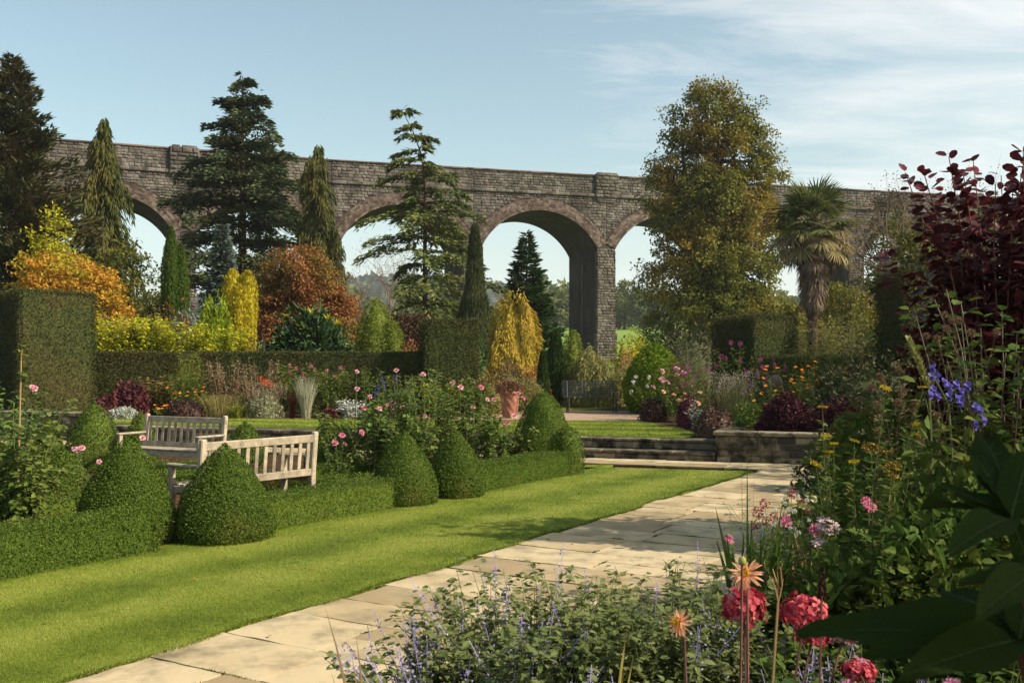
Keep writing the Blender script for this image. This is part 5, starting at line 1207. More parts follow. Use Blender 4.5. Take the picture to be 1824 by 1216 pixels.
def bg_(name, label, cat, px, top, Y, n, spread, r0, mat, **kw):
    b = foot(px, Y); return grass_tuft(name, label, cat, b, n, (Z(top, Y)-b[2])*1.25, spread, r0, mat, **kw)
bm('heuchera', 'plum purple foliage clump behind the far left cones', 'plant', 232, 74, 684, 25.6, B_PLUM, 1800, .09, .065, kind='oval', shape=3, core=.7)
bm('heuchera', 'dark plum low clump beside the far left cone', 'plant', 192, 44, 706, 25.2, B_PLUM, 900, .08, .06, kind='oval', shape=3, core=.7)
bl('peony', 'tawny-green peony foliage in front of the low hedge', 'plant', 278, 668, 26.6, 40, .35, .35, B_PEONY, 16, .13, .055)
bm('sage', 'grey-green sage tuft on the pale stone wall', 'plant', 220, 46, 726, 24.8, B_SILVER, 700, .08, .03, kind='oval', outw=1, shape=2.4)
bl('tall_perennial', 'yellow-green feathery perennial reaching the top of the low hedge', 'plant', 338, 622, 26.9, 46, .32, .25, B_YG, 26, .11, .022, kind='diamond')
bl('tall_perennial', 'bright green narrow-leaved perennial under the feathery one', 'plant', 328, 660, 26.2, 24, .3, .2, B_GREEN, 22, .16, .025, kind='diamond')
bl('helenium', 'orange helenium flowers in the left border', 'flower', 338, 688, 25.9, 26, .38, .3, B_GREEN, 14, .08, .025, flowers=heads(F_ORANGE, .045, kind='daisy', max_n=24))
bl('helenium', 'small orange flowers at the foot of the dark mound', 'flower', 290, 722, 25.0, 12, .2, .15, B_GREEN, 12, .07, .025, flowers=heads(F_ORANGE, .045, kind='daisy', max_n=10))
bm('pittosporum', 'dark bronze mound just behind the far bench', 'shrub', 330, 66, 712, 25.0, B_DARK, 2400, .05, .035, kind='oval', shape=2.4, core=.85)
bg_('ornamental_grass', 'soft ochre grass haze right of the dark mound', 'grass plant', 395, 694, 25.6, 420, .4, .4, B_OCHRE, w=.008, droop=.4)
bg_('daylily', 'green strap-leaved clump at the edge of the upper lawn', 'plant', 425, 708, 25.1, 120, .42, .12, B_YG, w=.022, droop=.7)
bl('seedhead_perennial', 'pinkish-brown seedhead stems against the low hedge', 'plant', 402, 632, 27.0, 40, .3, .4, B_TAN, 24, .08, .035, kind='diamond', smat=M_DRY)
bl('seedhead_perennial', 'brown faded stems left of the pink-flowered perennials', 'plant', 462, 632, 26.8, 40, .3, .4, B_TAN, 24, .08, .035, kind='diamond', smat=M_DRY)
bl('sedum', 'dusty pink flower heads behind the ochre grass', 'flower', 412, 690, 26.3, 18, .3, .3, B_GREEN, 12, .07, .04, flowers=heads(leaf_mat('dusty_pink', [(.35,.08,.08), (.45,.14,.12)]), .06, kind='plate', max_n=14))
bm('euphorbia', 'pale variegated mound with tan tips in the left border', 'plant', 470, 66, 700, 25.2, leaf_mat('variegated', [(.26,.26,.15), (.36,.34,.22), (.17,.20,.09)], trans=.2), 1900, .09, .028, outw=.6, upw=.6, shape=2.6, core=.6)
bg_('ornamental_grass', 'tan grass plumes over the variegated mound', 'grass plant', 478, 684, 25.4, 140, .35, .25, B_TAN, w=.007, droop=.3, heads=(B_TAN, 5, .06, .02, .05, 'seed_plume'))
bl('canna', 'two vermilion blooms in front of the brown stems', 'flower', 482, 676, 26.0, 3, .3, .1, B_GREEN, 5, .2, .07, flowers=heads(leaf_mat('vermilion', [(.75,.07,.02), (.80,.14,.03)], trans=.3), .075, kind='ball', max_n=3))
bg_('ornamental_grass', 'silvery upright vase-shaped grass in the left border', 'grass plant', 545, 676, 25.3, 330, .32, .12, leaf_mat('silver_grass', [(.34,.33,.22), (.44,.42,.30), (.28,.29,.18)], trans=.2), w=.008, droop=.12)
bg_('fountain_grass', 'dark red grass spike beside the silvery grass', 'grass plant', 521, 696, 25.5, 50, .1, .06, leaf_mat('dark_red_grass', [(.10,.02,.02), (.15,.03,.03)], trans=.2), w=.014, droop=.1)
bl('phlox', 'pink phlox standing against the low hedge', 'flower', 525, 642, 26.8, 22, .42, .3, B_GREEN, 26, .11, .04, flowers=heads(F_PINK, .05, n=6, kind='ball'))
bl('phlox', 'yellow-green leafy perennial with a few pink heads', 'flower', 588, 652, 26.4, 26, .42, .35, B_GREEN, 28, .10, .045, flowers=heads(F_PINK, .06, n=4, kind='ball'))
bl('artemisia', 'silver-white foliage at the foot of the roses', 'plant', 626, 708, 25.0, 30, .22, .18, leaf_mat('white_silver', [(.50,.51,.48), (.62,.62,.60), (.40,.42,.38)], trans=.2), 14, .11, .035, kind='diamond')
bm('heuchera', 'low near-black plum clump at the lawn edge left of the roses', 'plant', 588, 44, 730, 24.9, B_PLUM, 700, .08, .06, kind='oval', shape=2.4)
for px, top, m_, lab in ((655, 652, B_GREEN, 'leafy green perennial behind the left of the rose bed'), (715, 662, B_GREEN, 'leafy perennial behind the middle of the rose bed'), (790, 668, B_YG, 'paler green perennial in front of the tall yew block'), (838, 680, B_GREEN, 'green perennial by the right edge of the yew block')):
    bl('border_perennial', lab, 'plant', px, top, 26.6, 26, .45, .4, m_, 26, .10, .04)
bl('salvia', 'small blue flower spikes behind the roses', 'flower', 690, 672, 26.0, 6, .25, .2, B_GREEN, 14, .08, .03, flowers=heads(F_BLUE, .06, kind='spike'))

# ------------------------------------------------------------ the right flower border
bm('pittosporum', 'dark bronze rounded shrub at the gravel edge', 'shrub', 1163, 54, 711, 24.3, B_DARK, 2600, .045, .032, kind='oval', shape=2.8, core=.85)
bm('pittosporum', 'dark plum rounded shrub, middle one along the upper lawn', 'shrub', 1226, 42, 706, 21.8, leaf_mat('plum_bronze', [(.045,.012,.018), (.08,.02,.03), (.12,.03,.045)], trans=.15), 2200, .045, .032, kind='oval', shape=2.8, core=.85)
bm('pittosporum', 'bronze speckled mound at the end of the planter wall', 'shrub', 1275, 78, 727, 19.1, leaf_mat('bronze_speckle', [(.045,.022,.018), (.08,.04,.03), (.16,.09,.06)], trans=.15, rough=.4, spec=.4), 3800, .04, .028, kind='oval', shape=2.6, core=.85)
bl('garden_rose', 'pink roses in front of the bell conifer', 'flower', 1196, 648, 24.2, 16, .4, .3, B_GREEN, 22, .07, .045, flowers=heads(F_ROSE, .085, n=9, kind='rose'))
bl('phlox', 'deep pink phlox cluster beside the pink roses', 'flower', 1240, 652, 24.0, 26, .35, .3, B_GREEN, 20, .08, .03, flowers=heads(F_MAG, .05, n=12, kind='ball'))
bl('dahlia', 'apricot and cream dahlias low in the right border', 'flower', 1222, 694, 22.8, 12, .35, .3, B_GREEN, 18, .08, .045, flowers=heads(leaf_mat('apricot_petals', [(.75,.36,.20), (.82,.55,.34)], trans=.3), .06, n=8, kind='rose'))
bl('gaura', 'thin arching stems with white flowers before the bell conifer', 'flower', 1158, 662, 24.6, 10, .5, .12, B_YG, 10, .07, .015, flowers=heads(B_WHITE, .05, n=5, kind='ball'))
bl('mugwort', 'tall grey-green spires left of the right yew block', 'plant', 1238, 584, 26.4, 44, .25, .42, leaf_mat('grey_spires', [(.13,.13,.075), (.18,.175,.10), (.24,.22,.14)], trans=.2), 40, .055, .018, kind='diamond', t0=.2)
bm('barberry', 'dull red small-leaved shrub between the bell conifer and the grey spires', 'shrub', 1205, 70, 634, 25.6, leaf_mat('barberry', [(.07,.03,.025), (.11,.045,.035), (.09,.07,.03)], trans=.2), 1100, .05, .03, rnd=1.2, shape=3)
bl('phlox', 'magenta phlox in front of the dark face of the right yew block', 'flower', 1318, 598, 23.6, 14,   .55, .35, B_GREEN, 24, .10, .03, flowers=heads(F_MAG, .055, n=8, kind='ball'))
bl('phlox', 'magenta flower spikes among the greenery above the planter', 'flower', 1352, 644, 21.5, 12, .4, .35, B_GREEN, 26, .08, .03, flowers=heads(F_MAG, .06, n=7, kind='spike'))
bg_('ornamental_grass', 'pale lavender-tan seed grass above the bronze mound', 'grass plant', 1308, 672, 20.2, 260, .38, .28, leaf_mat('tan_green_grass', [(.13,.13,.05), (.18,.17,.08), (.09,.11,.03)], trans=.2), w=.006, droop=.2, heads=(leaf_mat('lavender_tan', [(.28,.22,.20), (.36,.29,.26), (.24,.20,.14)], trans=.2), 5, .035, .012, .05, 'seed_plume'))
bm('border_green_mound', 'green leafy mound behind the planter wall coping', 'plant', 1330, 70, 716, 19.2, B_GREEN, 1500, .06, .03, shape=3, core=.6)
bl('silver_leaf', 'silver-grey leaves between the plum and bronze mounds', 'plant', 1252, 708, 20.6, 18, .25, .2, B_SILVER, 14, .07, .025, kind='diamond')
bl('helenium', 'orange heleniums, left patch above the planter wall', 'flower', 1368, 690, 19.4, 20, .32, .25, B_GREEN, 14, .07, .02, flowers=heads(leaf_mat('amber_petals', [(.72,.28,.03), (.80,.42,.04)], trans=.35), .04, kind='daisy', max_n=14))
bl('helenium', 'taller orange heleniums in the middle of the right border', 'flower', 1412, 640, 19.6, 34, .42, .35, B_GREEN, 20, .07, .02, flowers=heads(F_ORANGE, .045, kind='daisy', max_n=26))
bl('helenium', 'muted orange heleniums running into shade at the right', 'flower', 1462, 662, 19.2, 30, .42, .35, B_GREEN, 22, .07, .02, flowers=heads(F_ORANGE, .04, kind='daisy', max_n=14))
bm('heuchera', 'wide near-black plum mound spilling over the planter coping', 'plant', 1400, 110, 704, 18.2, leaf_mat('black_plum', [(.025,.008,.012), (.05,.014,.02), (.09,.025,.03)], trans=.15), 3400, .06, .045, kind='oval', shape=3, core=.75, ry=.35)
bm('heuchera', 'second near-black plum mound farther right on the planter', 'plant', 1500, 110, 712, 17.6, leaf_mat('black_plum', []), 3000, .06, .045, kind='oval', shape=3, core=.75, ry=.35)
bl('willow_leaved_plant', 'arching narrow yellow-green leaves above the heleniums', 'plant', 1452, 590, 20.8, 22, .75, .3, B_YG, 22, .16, .014, kind='diamond', droop=.8)
bl('sea_buckthorn', 'feathery silver-olive shrub by the palm foot on the left', 'shrub', 1400, 556, 31, 50, .55, .5, leaf_mat('silver_olive', [(.12,.13,.06), (.17,.175,.08), (.24,.23,.12)], trans=.2), 44, .09, .02, kind='diamond')
bl('sea_buckthorn', 'feathery pale olive shrub by the palm foot on the right', 'shrub', 1490, 548, 30, 60, .6, .5, leaf_mat('pale_olive', [(.17,.16,.06), (.24,.22,.09), (.30,.27,.13)], trans=.2), 44, .09, .02, kind='diamond')
bm('evergreen_shrub', 'dark shrub mass behind the planter in the shade', 'shrub', 1560, 240, 640, 18.8, G_SPRUCE, 3600, .12, .06, shape=3.4, core=.85, ry=.6)
# ornament: a weathered round stone half hidden in the border
om = THING('stone_ornament', 'brown rounded stone ornament half hidden by the orange heleniums', 'ornament', foot(1381, 20.4))
mb = MB(); lathe(mb, [(0.02, 0), (.10, .01), (.12, .05), (.07, .1), (.06, .75), (.09, .8)], 18); OBJ(mb, 'pedestal', M_STEP, om, smooth=True)
mb = MB(); lathe(mb, [(.02, .78), (.10, .80), (.145, .9), (.15, 1.0), (.12, 1.1), (.06, 1.16), (0, 1.175)], 22, wob=.03); OBJ(mb, 'finial', M_COPE, om, smooth=True)
# ------------------------------------------------------------ roses in the parterre
G_ROSE = leaf_mat('rose_leaves', [(.050,.090,.016), (.085,.140,.026), (.14,.20,.042)], [(.11,.135,.025), (.17,.19,.04)], 1.2, trans=.3, rough=.42, spec=.35)
blooms = [(636, 693), (659, 707), (648, 726), (706, 660), (754, 667), (806, 683), (690, 722), (676, 728), (700, 718), (716, 724), (728, 727), (702, 733), (757, 741), (842, 726), (857, 690), (880, 712), (868, 712), (924, 700), (932, 709), (916, 741), (903, 754), (898, 752), (596, 787), (614, 791), (636, 662), (820, 690)]
bushes = [(622, 15.6, 716, 'far left'), (672, 15.0, 668, 'left'), (720, 15.9, 652, 'left of the middle'), (768, 15.1, 640, 'in the middle'), (818, 15.8, 655, 'right of the middle'), (856, 15.2, 690, 'right'), (896, 15.6, 742, 'far right'), (745, 14.4, 720, 'low front')]
for px, Y, top, w_ in bushes:
    nst_ = 15 if 'right' in w_ else 19
    bx, by = X(px, Y), Y
    t = leafy('rose_bush', f'tall leggy rose bush with pink blooms, {w_} of the middle bed', 'rose', (bx, by, 0), nst_, (Z(top, Y))*1.08, .42, .24, G_ROSE, 66, .075, .052, group='roses in the middle bed', sr=.006, droop=.35, t0=.22)
    st_ = MB(); used = False
    for bp in blooms:
        if min(bushes, key=lambda q: abs(q[0]-bp[0])+(20 if q[3] == 'low front' else 0))[3] != w_: continue
        c = np.array([X(bp[0], Y-.45)-bx, -.45, Z(bp[1], Y-.45)]); r = rng.uniform(.034, .054)
        m_ = MB(); rose_bloom(m_, c, (rng.uniform(-.2, .6), -.6, .7), r); OBJ(m_, 'bloom', F_PINK if rng.random() < .55 else F_ROSE, t)
        tube(st_, [(c[0]*.5, -.15, .5), (c[0]*.8, -.35, c[2]*.7), c], [.005, .004, .003], 4); used = True
    if used: OBJ(st_, 'flower_stalk', M_STEM, t)
# the left roses, nearer
for px, Y, top, H_, w_, nst in ((16, 9.5, 690, 1.5, 'lower bush at the left edge', 20), (-40, 9.9, 640, 1.9, 'bush cut by the left edge', 18), (30, 10.5, 705, 1.4, 'right-hand bush beside the cone', 14), (10, 11.4, 668, 1.7, 'bush behind at the left', 16), (28, 9.3, 800, .95, 'lowest front bush', 12)):
    t = leafy('rose_bush', f'near rose with pink blooms and long shoots, {w_}', 'rose', (X(px, Y), Y, 0), nst, Z(top, Y)*1.06, .42, .22, G_ROSE, 66, .078, .054, group='roses at the left edge', sr=.005, droop=.35)
    if w_.startswith('lower'):
        mb = MB(); tube(mb, [(X(30, Y)-X(px, Y), 0, .2), (X(34, Y)-X(px, Y), 0, Z(800, Y)), (X(38, Y)-X(px, Y), 0, Z(640, Y)), (X(40, Y)-X(px, Y), 0, Z(610, Y))], [.009, .008, .006, .004], 5); OBJ(mb, 'long_shoot', M_DRY, t)
        m_ = MB(); k = 26; P = np.column_stack([np.full(k, X(38, Y)-X(px, Y)), np.zeros(k), U(Z(680, Y), Z(602, Y), k)]); a = U(0, 2*PI, k); leaves(m_, P, np.stack([np.cos(a), np.sin(a), np.full(k, -.15)], -1), np.tile([0, 0, 1.], (k, 1))+rdir(k)*.4, U(.06, .1, k), U(.045, .065, k), 'oval'); OBJ(m_, 'shoot_leaves', G_ROSE, t)
    for bp in ((58, 690), (62, 692), (140, 800), (146, 798), (254, 780)) if w_.startswith('right') else ():
        m_ = MB(); rose_bloom(m_, (X(bp[0], Y-.4)-X(px, Y), -.4, Z(bp[1], Y-.4)), (.3, -.6, .6), .036); OBJ(m_, 'bloom', F_ROSE, t)
leafy('rose_bush', 'small sparse rose between the largest front cone and the far bench', 'rose', (X(165, 11.6), 11.6, 0), 7, Z(772, 11.6)*1.1, .22, .08, G_ROSE, 24, .05, .036, sr=.004, flowers=heads(F_ROSE, .035, n=3, kind='rose'))
leafy('rose_bush', 'small rose with mauve blooms in front of the cone right of the bench', 'rose', (X(600, 14.2), 14.2, 0), 10, Z(770, 14.2)*1.1, .25, .12, G_ROSE, 30, .055, .038, sr=.004, flowers=heads(F_PINK, .05, n=3, kind='rose'))

# ------------------------------------------------------------ smoke bush and shrubs at the right edge
M_REDST = solid_mat('red_stem', [(.09,.03,.025), (.14,.06,.045), (.20,.10,.075)], scale=10, bump=0)
leafy('smoke_bush', 'tall dark red smoke bush with round leaves at the right edge', 'shrub', (X(1790, 9.0), 9.0, 0), 64, 4.2, .85, .35, G_SMOKE, 88, .112, .092, 'round', M_REDST, .009, droop=.25, t0=.42, rnd=.5, leafspread=1.3)
leafy('smoke_bush', 'lower left arm of the dark red smoke bush beside the dark yew block', 'shrub', (X(1722, 9.6), 9.6, 0), 44, 3.0, .5, .3, G_SMOKE, 84, .105, .085, 'round', M_REDST, .009, droop=.25, t0=.45, rnd=.5, leafspread=1.3)
G_NSHRUB = leaf_mat('serrated_green', [(.030,.065,.012), (.050,.10,.018), (.085,.15,.03)], [(.10,.12,.02)], 2.5, trans=.3)
leafy('leafy_shrub', 'green pointed-leaved shrub in front of the smoke bush at the right edge', 'shrub', (X(1790, 6.4), 6.4, 0), 46, 2.55, .55, .25, G_NSHRUB, 34, .10, .062, 'oval', M_TWIG, .007, droop=.3, t0=.25)
leafy('leafy_shrub', 'dark green leafy clump below the violet monkshood', 'shrub', (X(1725, 5.6), 5.6, 0), 44, 1.35, .5, .3, G_NSHRUB, 30, .075, .05, 'oval', None, .006, droop=.35)

# ------------------------------------------------------------ right bed, front to back
G_FERN = leaf_mat('ferny_yarrow', [(.055,.095,.018), (.085,.135,.026), (.13,.18,.04)], [(.12,.14,.03)], 3, trans=.3)
def ferny(name, label, cat, base, nst, H, spread, r0, mat, nl=12, fl=.14, flowers=None, sr=.0018):
    """feathery leaves: each leaf a rib with leaflets either side"""
    t = THING(name, label, cat, base); S = stems_pts(nst, H, spread, r0); ms = MB(); m_ = MB()
    for p in S: tube(ms, p, np.linspace(sr*1.2, sr*.6, len(p)), 4)
    k = nst*nl; u = rng.uniform(.05, .92, k)*(S.shape[1]-1.001); i = np.repeat(np.arange(nst), nl); j = u.astype(int); f = (u-j)[:, None]
    P = S[i, j]*(1-f)+S[i, j+1]*f; a = rng.uniform(0, 2*PI, k); D = unit(np.stack([np.cos(a), np.sin(a), U(.1, .9, k)], -1)); L = fl*rng.uniform(.5, 1.2, k)
    Sd = unit(np.cross(np.tile([0, 0, 1.], (k, 1)), D)); nlf = 9
    for w in np.linspace(.18, 1, nlf):
        for sg in (-1, 1):
            leaves(m_, P+D*(L*w)[:, None]-np.array([0, 0, 1])*(L*w*w*.35)[:, None], D*.55+Sd*sg*(1.05-.25*w)+rng.normal(size=(k, 3))*.15, unit(np.cross(D, Sd)+rdir(k)*.35), L*.30*(1-.55*abs(w-.45)), L*.075, 'diamond')
    OBJ(ms, 'stems', M_STEM, t); OBJ(m_, 'leaves', mat, t)
    if flowers: flowers(t, S[:, -1], S)
    return t
def at(px, py, Y): return np.array([X(px, Y), Y, Z(py, Y)])
def stalk_heads(name, label, cat, base, pts, r, mat, kind, smat=None, sr=.0018, hname='bloom', axis=None, basejit=.12, leafm=None, ll=.055):
    """one plant whose flower heads stand at given places"""
    t = THING(name, label, cat, base); b = np.array(base); ms = MB(); PL = []
    for p in pts:
        p = np.asarray(p)-b; b0 = np.array([p[0]*.35+rng.normal()*basejit, p[1]*.35+rng.normal()*basejit, 0])
        q_ = [b0, b0*.6+p*.4+rng.normal(size=3)*.025, b0*.2+p*.8+rng.normal(size=3)*.016, p]
        tube(ms, q_, [sr*1.5, sr*1.2, sr, sr*.8], 4)
        if leafm:
            kk = 70; u2 = rng.uniform(.3, 2.85, kk); i2 = u2.astype(int); f2 = (u2-i2)[:, None]; A2 = np.array(q_); PL.append(A2[i2]*(1-f2)+A2[i2+1]*f2)
        m_ = MB(); ax = axis if axis is not None else rdir(1)[0]*.35+np.array([0, -.2, 1.]); rr = r*rng.uniform(.82, 1.15)
        if kind == 'seed': ball(m_, p, rr, 150); dense_ball(m_, p, rr*.6, 40)
        elif kind == 'plate': plate(m_, p, rr, ax, 150); petal_ring(m_, p-np.array([0, 0, rr*.2]), ax, 14, .5, rr*.8, rr*.2, 'diamond')
        elif kind == 'daisy': petal_ring(m_, p, ax, 15, .05, rr, rr*.33); petal_ring(m_, p, ax, 11, .3, rr*.8, rr*.3)
        elif kind == 'ball': dense_ball(m_, p, rr, 70, .45)
        elif kind == 'rose': rose_bloom(m_, p, ax, rr)
        OBJ(m_, hname, mat, t)
    OBJ(ms, 'stems', smat or M_STEM, t)
    if leafm:
        PL = np.concatenate(PL); kk = len(PL); m_ = MB(); aa = U(0, 2*PI, kk); leaves(m_, PL, np.stack([np.cos(aa), np.sin(aa), U(-.2, .7, kk)], -1), rdir(kk)+np.array([0, 0, .6]), U(.5, 1.3, kk)*ll, ll*.22, 'diamond'); OBJ(m_, 'leaves', leafm, t)
    return t
M_SEEDH = leaf_mat('brown_seed_globes', [(.17,.10,.055), (.24,.15,.09), (.30,.20,.12)], trans=.1)
Y = 5.1
stalk_heads('seedhead_plant', 'dry brown globe seed heads on thin stalks at the right', 'plant', (X(1610, Y), Y, 0), [at(px, py, Y+rng.uniform(-.25, .35)) for px, py in ((1600, 658), (1567, 672), (1573, 683), (1552, 690), (1607, 697), (1600, 716), (1630, 717), (1625, 727), (1563, 722), (1565, 745), (1640, 775), (1640, 790), (1563, 768), (1668, 740), (1683, 560), (1697, 571), (1709, 571), (1687, 586), (1650, 598), (1668, 602), (1775, 592), (1730, 593))], .024, M_SEEDH, 'seed', leaf_mat('dark_dry_stem', [(.07,.05,.03), (.11,.08,.05)], trans=.1), .0013, 'seed_head', basejit=.16, leafm=leaf_mat('withered_leaves', [(.06,.07,.02), (.10,.09,.03), (.05,.04,.02)], trans=.2), ll=.04)
Y = 4.7
t = ferny('yarrow', 'yellow flat-headed yarrow with ferny leaves at the right of the path', 'flower', (X(1545, Y), Y, 0), 44, 1.25, .42, .34, G_FERN, 20, .17)
stalk_heads('yarrow', 'yellow yarrow plates on tall stalks in front of the globe seed heads', 'flower', (X(1520, 4.6), 4.6, 0), [at(px, py, 4.6+rng.uniform(-.15, .2)) for px, py in ((1465, 725), (1578, 691), (1471, 777), (1485, 790), (1475, 805), (1522, 785), (1453, 826), (1521, 822), (1631, 755), (1632, 775), (1593, 836), (1645, 690))], .024, leaf_mat('yarrow_yellow', [(.36,.25,.015), (.46,.34,.02)], trans=.2), 'plate', sr=.0016, leafm=G_FERN)
stalk_heads('yarrow', 'broad fading yarrow plates, brown with yellow rims', 'flower', (X(1560, 4.3), 4.3, 0), [at(px, py, 4.3+rng.uniform(-.1, .1)) for px, py in ((1552, 798), (1578, 806), (1588, 828), (1590, 846))], .042, leaf_mat('brown_yellow_plate', [(.07,.045,.012), (.10,.065,.015), (.40,.27,.03)], trans=.1), 'plate', sr=.0016, leafm=G_FERN)
for px, Y, H_, r_ in ((1600, 5.6, 1.05, .45), (1520, 5.9, .75, .4), (1660, 4.6, .95, .4), (1590, 4.1, .72, .35), (1480, 5.4, .72, .42), (1550, 5.0, .95, .42), (1640, 5.2, 1.15, .45)):
    ferny('ferny_plant', {1480: 'ferny clump at the edge of the paving right of the silver-blue mound', 1550: 'dense ferny clump below the yarrow plates', 1640: 'ferny clump in front of the smoke bush foot', 1600: 'ferny green foliage under the globe seed heads', 1520: 'ferny foliage beside the silver-blue mound', 1660: 'shaded ferny foliage below the violet monkshood', 1590: 'shaded low ferny foliage in the middle of the right bed'}[px], 'plant', (X(px, Y), Y, 0), 64, H_, r_, .38, G_FERN, 20, .17)
# monkshood
Y = 4.5; b = np.array([X(1690, Y), Y, 0]); t = THING('monkshood', 'violet monkshood spire leaning at the right edge', 'flower', tuple(b)); ms = MB()
tube(ms, [(0, 0, 0), np.array(at(1700, 860, Y))-b, np.array(at(1690, 720, Y))-b, np.array(at(1655, 655, Y))-b], [.007, .006, .005, .003], 5); OBJ(ms, 'stem', M_STEM, t)
for px, py in ((1664, 658), (1660, 672), (1670, 675), (1680, 683), (1690, 692), (1662, 697), (1668, 708), (1704, 686), (1710, 700), (1702, 712), (1712, 718), (1692, 708), (1736, 728), (1744, 734), (1750, 752), (1735, 760), (1725, 690), (1655, 705)):
    c = np.array(at(px, py, Y+rng.uniform(-.06, .06)))-b; m_ = MB(); ax = unit(np.array([rng.normal()*.5, -.7, -.4])); r_ = .019
    petal_ring(m_, c, ax, 5, .9, r_, r_*.9); petal_ring(m_, c+np.array([0, 0, .008]), (ax[0], ax[1], .9), 4, .7, r_*1.2, r_); OBJ(m_, 'bloom', F_BLUE, t)
t = THING('seed_spike', 'pale yellow-green seed spike left of the violet monkshood', 'flower', (X(1660, 4.7), 4.7, 0)); m_ = MB(); k = 190; q = U(0, 1, k); a = U(0, 2*PI, k)
p0 = np.array(at(1655, 690, 4.7)); p1 = np.array(at(1618, 602, 4.7)); bb = np.array([X(1660, 4.7), 4.7, 0]); ax = unit(p1-p0)
P = p0+(p1-p0)*q[:, None]-bb; rad = np.stack([np.cos(a), np.sin(a), 0*a], -1); leaves(m_, P, rad*.7+ax*.9, rad+rdir(k)*.4, U(.03, .045, k)*(1.1-.5*q), .010); OBJ(m_, 'seed_pods', leaf_mat('pale_pods', [(.24,.25,.07), (.32,.32,.11), (.40,.38,.17)], trans=.25), t)
ms = MB(); tube(ms, [(0, 0, 0), p0*.5-bb*.5+np.array([.03, 0, 0]), p0-bb, p1-bb], [.007, .006, .005, .003], 5); OBJ(ms, 'stem', M_STEM, t)
# silver-blue mound, daisies, dry canes, iris
ferny('curry_plant', 'silver-blue feathery mound at the right edge of the path', 'plant', (X(1420, 6.3), 6.3, 0), 90, 1.0, .34, .22, leaf_mat('silver_blue', [(.13,.18,.16), (.18,.24,.21), (.25,.31,.27)], trans=.15), 14, .08)
stalk_heads('gaura', 'dusty pink flower heads above the silver-blue mound', 'flower', (X(1400, 5.9), 5.9, 0), [at(px, py, 5.9+rng.uniform(-.2, .2)) for px, py in ((1362, 897), (1378, 920), (1345, 935), (1365, 928), (1410, 880), (1440, 908), (1428, 895), (1350, 912))], .028, leaf_mat('dusty_rose', [(.36,.06,.09), (.46,.12,.14), (.30,.10,.09)], trans=.25), 'ball')
stalk_heads('michaelmas_daisy', 'pale pink ragged daisies beside the dry canes', 'flower', (X(1462, 4.6), 4.6, 0), [at(1470, 932, 4.55), at(1460, 966, 4.5), at(1478, 940, 4.6)], .05, leaf_mat('shell_pink', [(.66,.46,.46), (.76,.60,.60)], trans=.3), 'daisy', axis=(0, -.5, .8))
stalk_heads('pink_scabious', 'crimson-pink flower heads near the pale daisies', 'flower', (X(1500, 4.7), 4.7, 0), [at(1452, 944, 4.7), at(1550, 902, 4.7), at(1545, 893, 4.75), at(1400, 928, 4.9), at(1298, 960, 5.0)], .034, F_PINK, 'daisy', axis=(0, -.7, .6))
stalk_heads('white_gaura', 'sprinkling of small white flowers in front of the silver-blue mound', 'flower', (X(1410, 5.3), 5.3, 0), [at(1400+rng.normal()*26, 930+rng.normal()*26, 5.2+rng.uniform(-.2, .2)) for _ in range(26)], .010, B_WHITE, 'ball', sr=.0015)
t = THING('dry_canes', 'bundle of dry straw-coloured stubble canes in the right bed', 'plant', (X(1405, 4.9), 4.9, 0)); m_ = MB()
for _ in range(48):
    x = rng.uniform(-.13, .15); y = rng.uniform(-.12, .12); h = rng.uniform(.55, .97); tube(m_, [(x, y, 0), (x+rng.normal()*.02, y, h*.6), (x+rng.normal()*.04, y, h)], .0035, 4)
OBJ(m_, 'canes', M_DRY, t)
G_IRIS = leaf_mat('sword_leaves', [(.045,.085,.014), (.070,.12,.02), (.10,.15,.03)], trans=.3, rough=.4, spec=.35)
grass_tuft('iris', 'clump of tall green sword leaves standing at the edge of the path', 'plant', (X(1337, 4.9), 4.9, 0), 34, 1.15, .22, .09, G_IRIS, w=.042, droop=.05, hvar=.5)
grass_tuft('iris', 'single very tall thin leaf rising over the path', 'plant', (X(1330, 5.2), 5.2, 0), 3, 1.32, .05, .02, G_IRIS, w=.022, droop=.02, hvar=.08)
grass_tuft('iris', 'shorter sword leaves left of the tall clump against the paving', 'plant', (X(1290, 5.3), 5.3, 0), 26, .78, .35, .1, G_IRIS, w=.022, droop=.2, hvar=.5)
# low dark ground cover in the shade
for px, Y, H_, lab in ((1500, 4.2, .62, 'dark green ground cover behind the red hydrangea'), (1590, 3.7, .62, 'shaded ground cover right of the hydrangea'), (1660, 3.4, .8, 'shaded leafy ground cover under the dark big leaves'), (1430, 5.4, .45, 'ground cover between the canes and the daisies'), (1730, 4.3, 1.0, 'deep shaded foliage at the right edge'), (1640, 6.6, .9, 'green tangle between yarrow and smoke bush'), (1740, 7.4, 1.2, 'dark undergrowth at the foot of the smoke bush'), (1560, 7.6, .8, 'undergrowth behind the yarrow')):
    leafy('ground_cover', lab, 'plant', (X(px, Y), Y, 0), 110, H_*1.1, .3, .5, G_NSHRUB, 34, .062, .036, 'oval', None, .003, droop=.3)
leafy('pink_nerine', 'dusky pink starry flowers in the shade at the right', 'flower', (X(1690, 2.9), 2.9, 0), 12, .98, .25, .15, G_NSHRUB, 16, .06, .03, flowers=heads(leaf_mat('dusky_pink', [(.40,.12,.22), (.52,.22,.32)], trans=.3), .03, n=9, kind='daisy'))

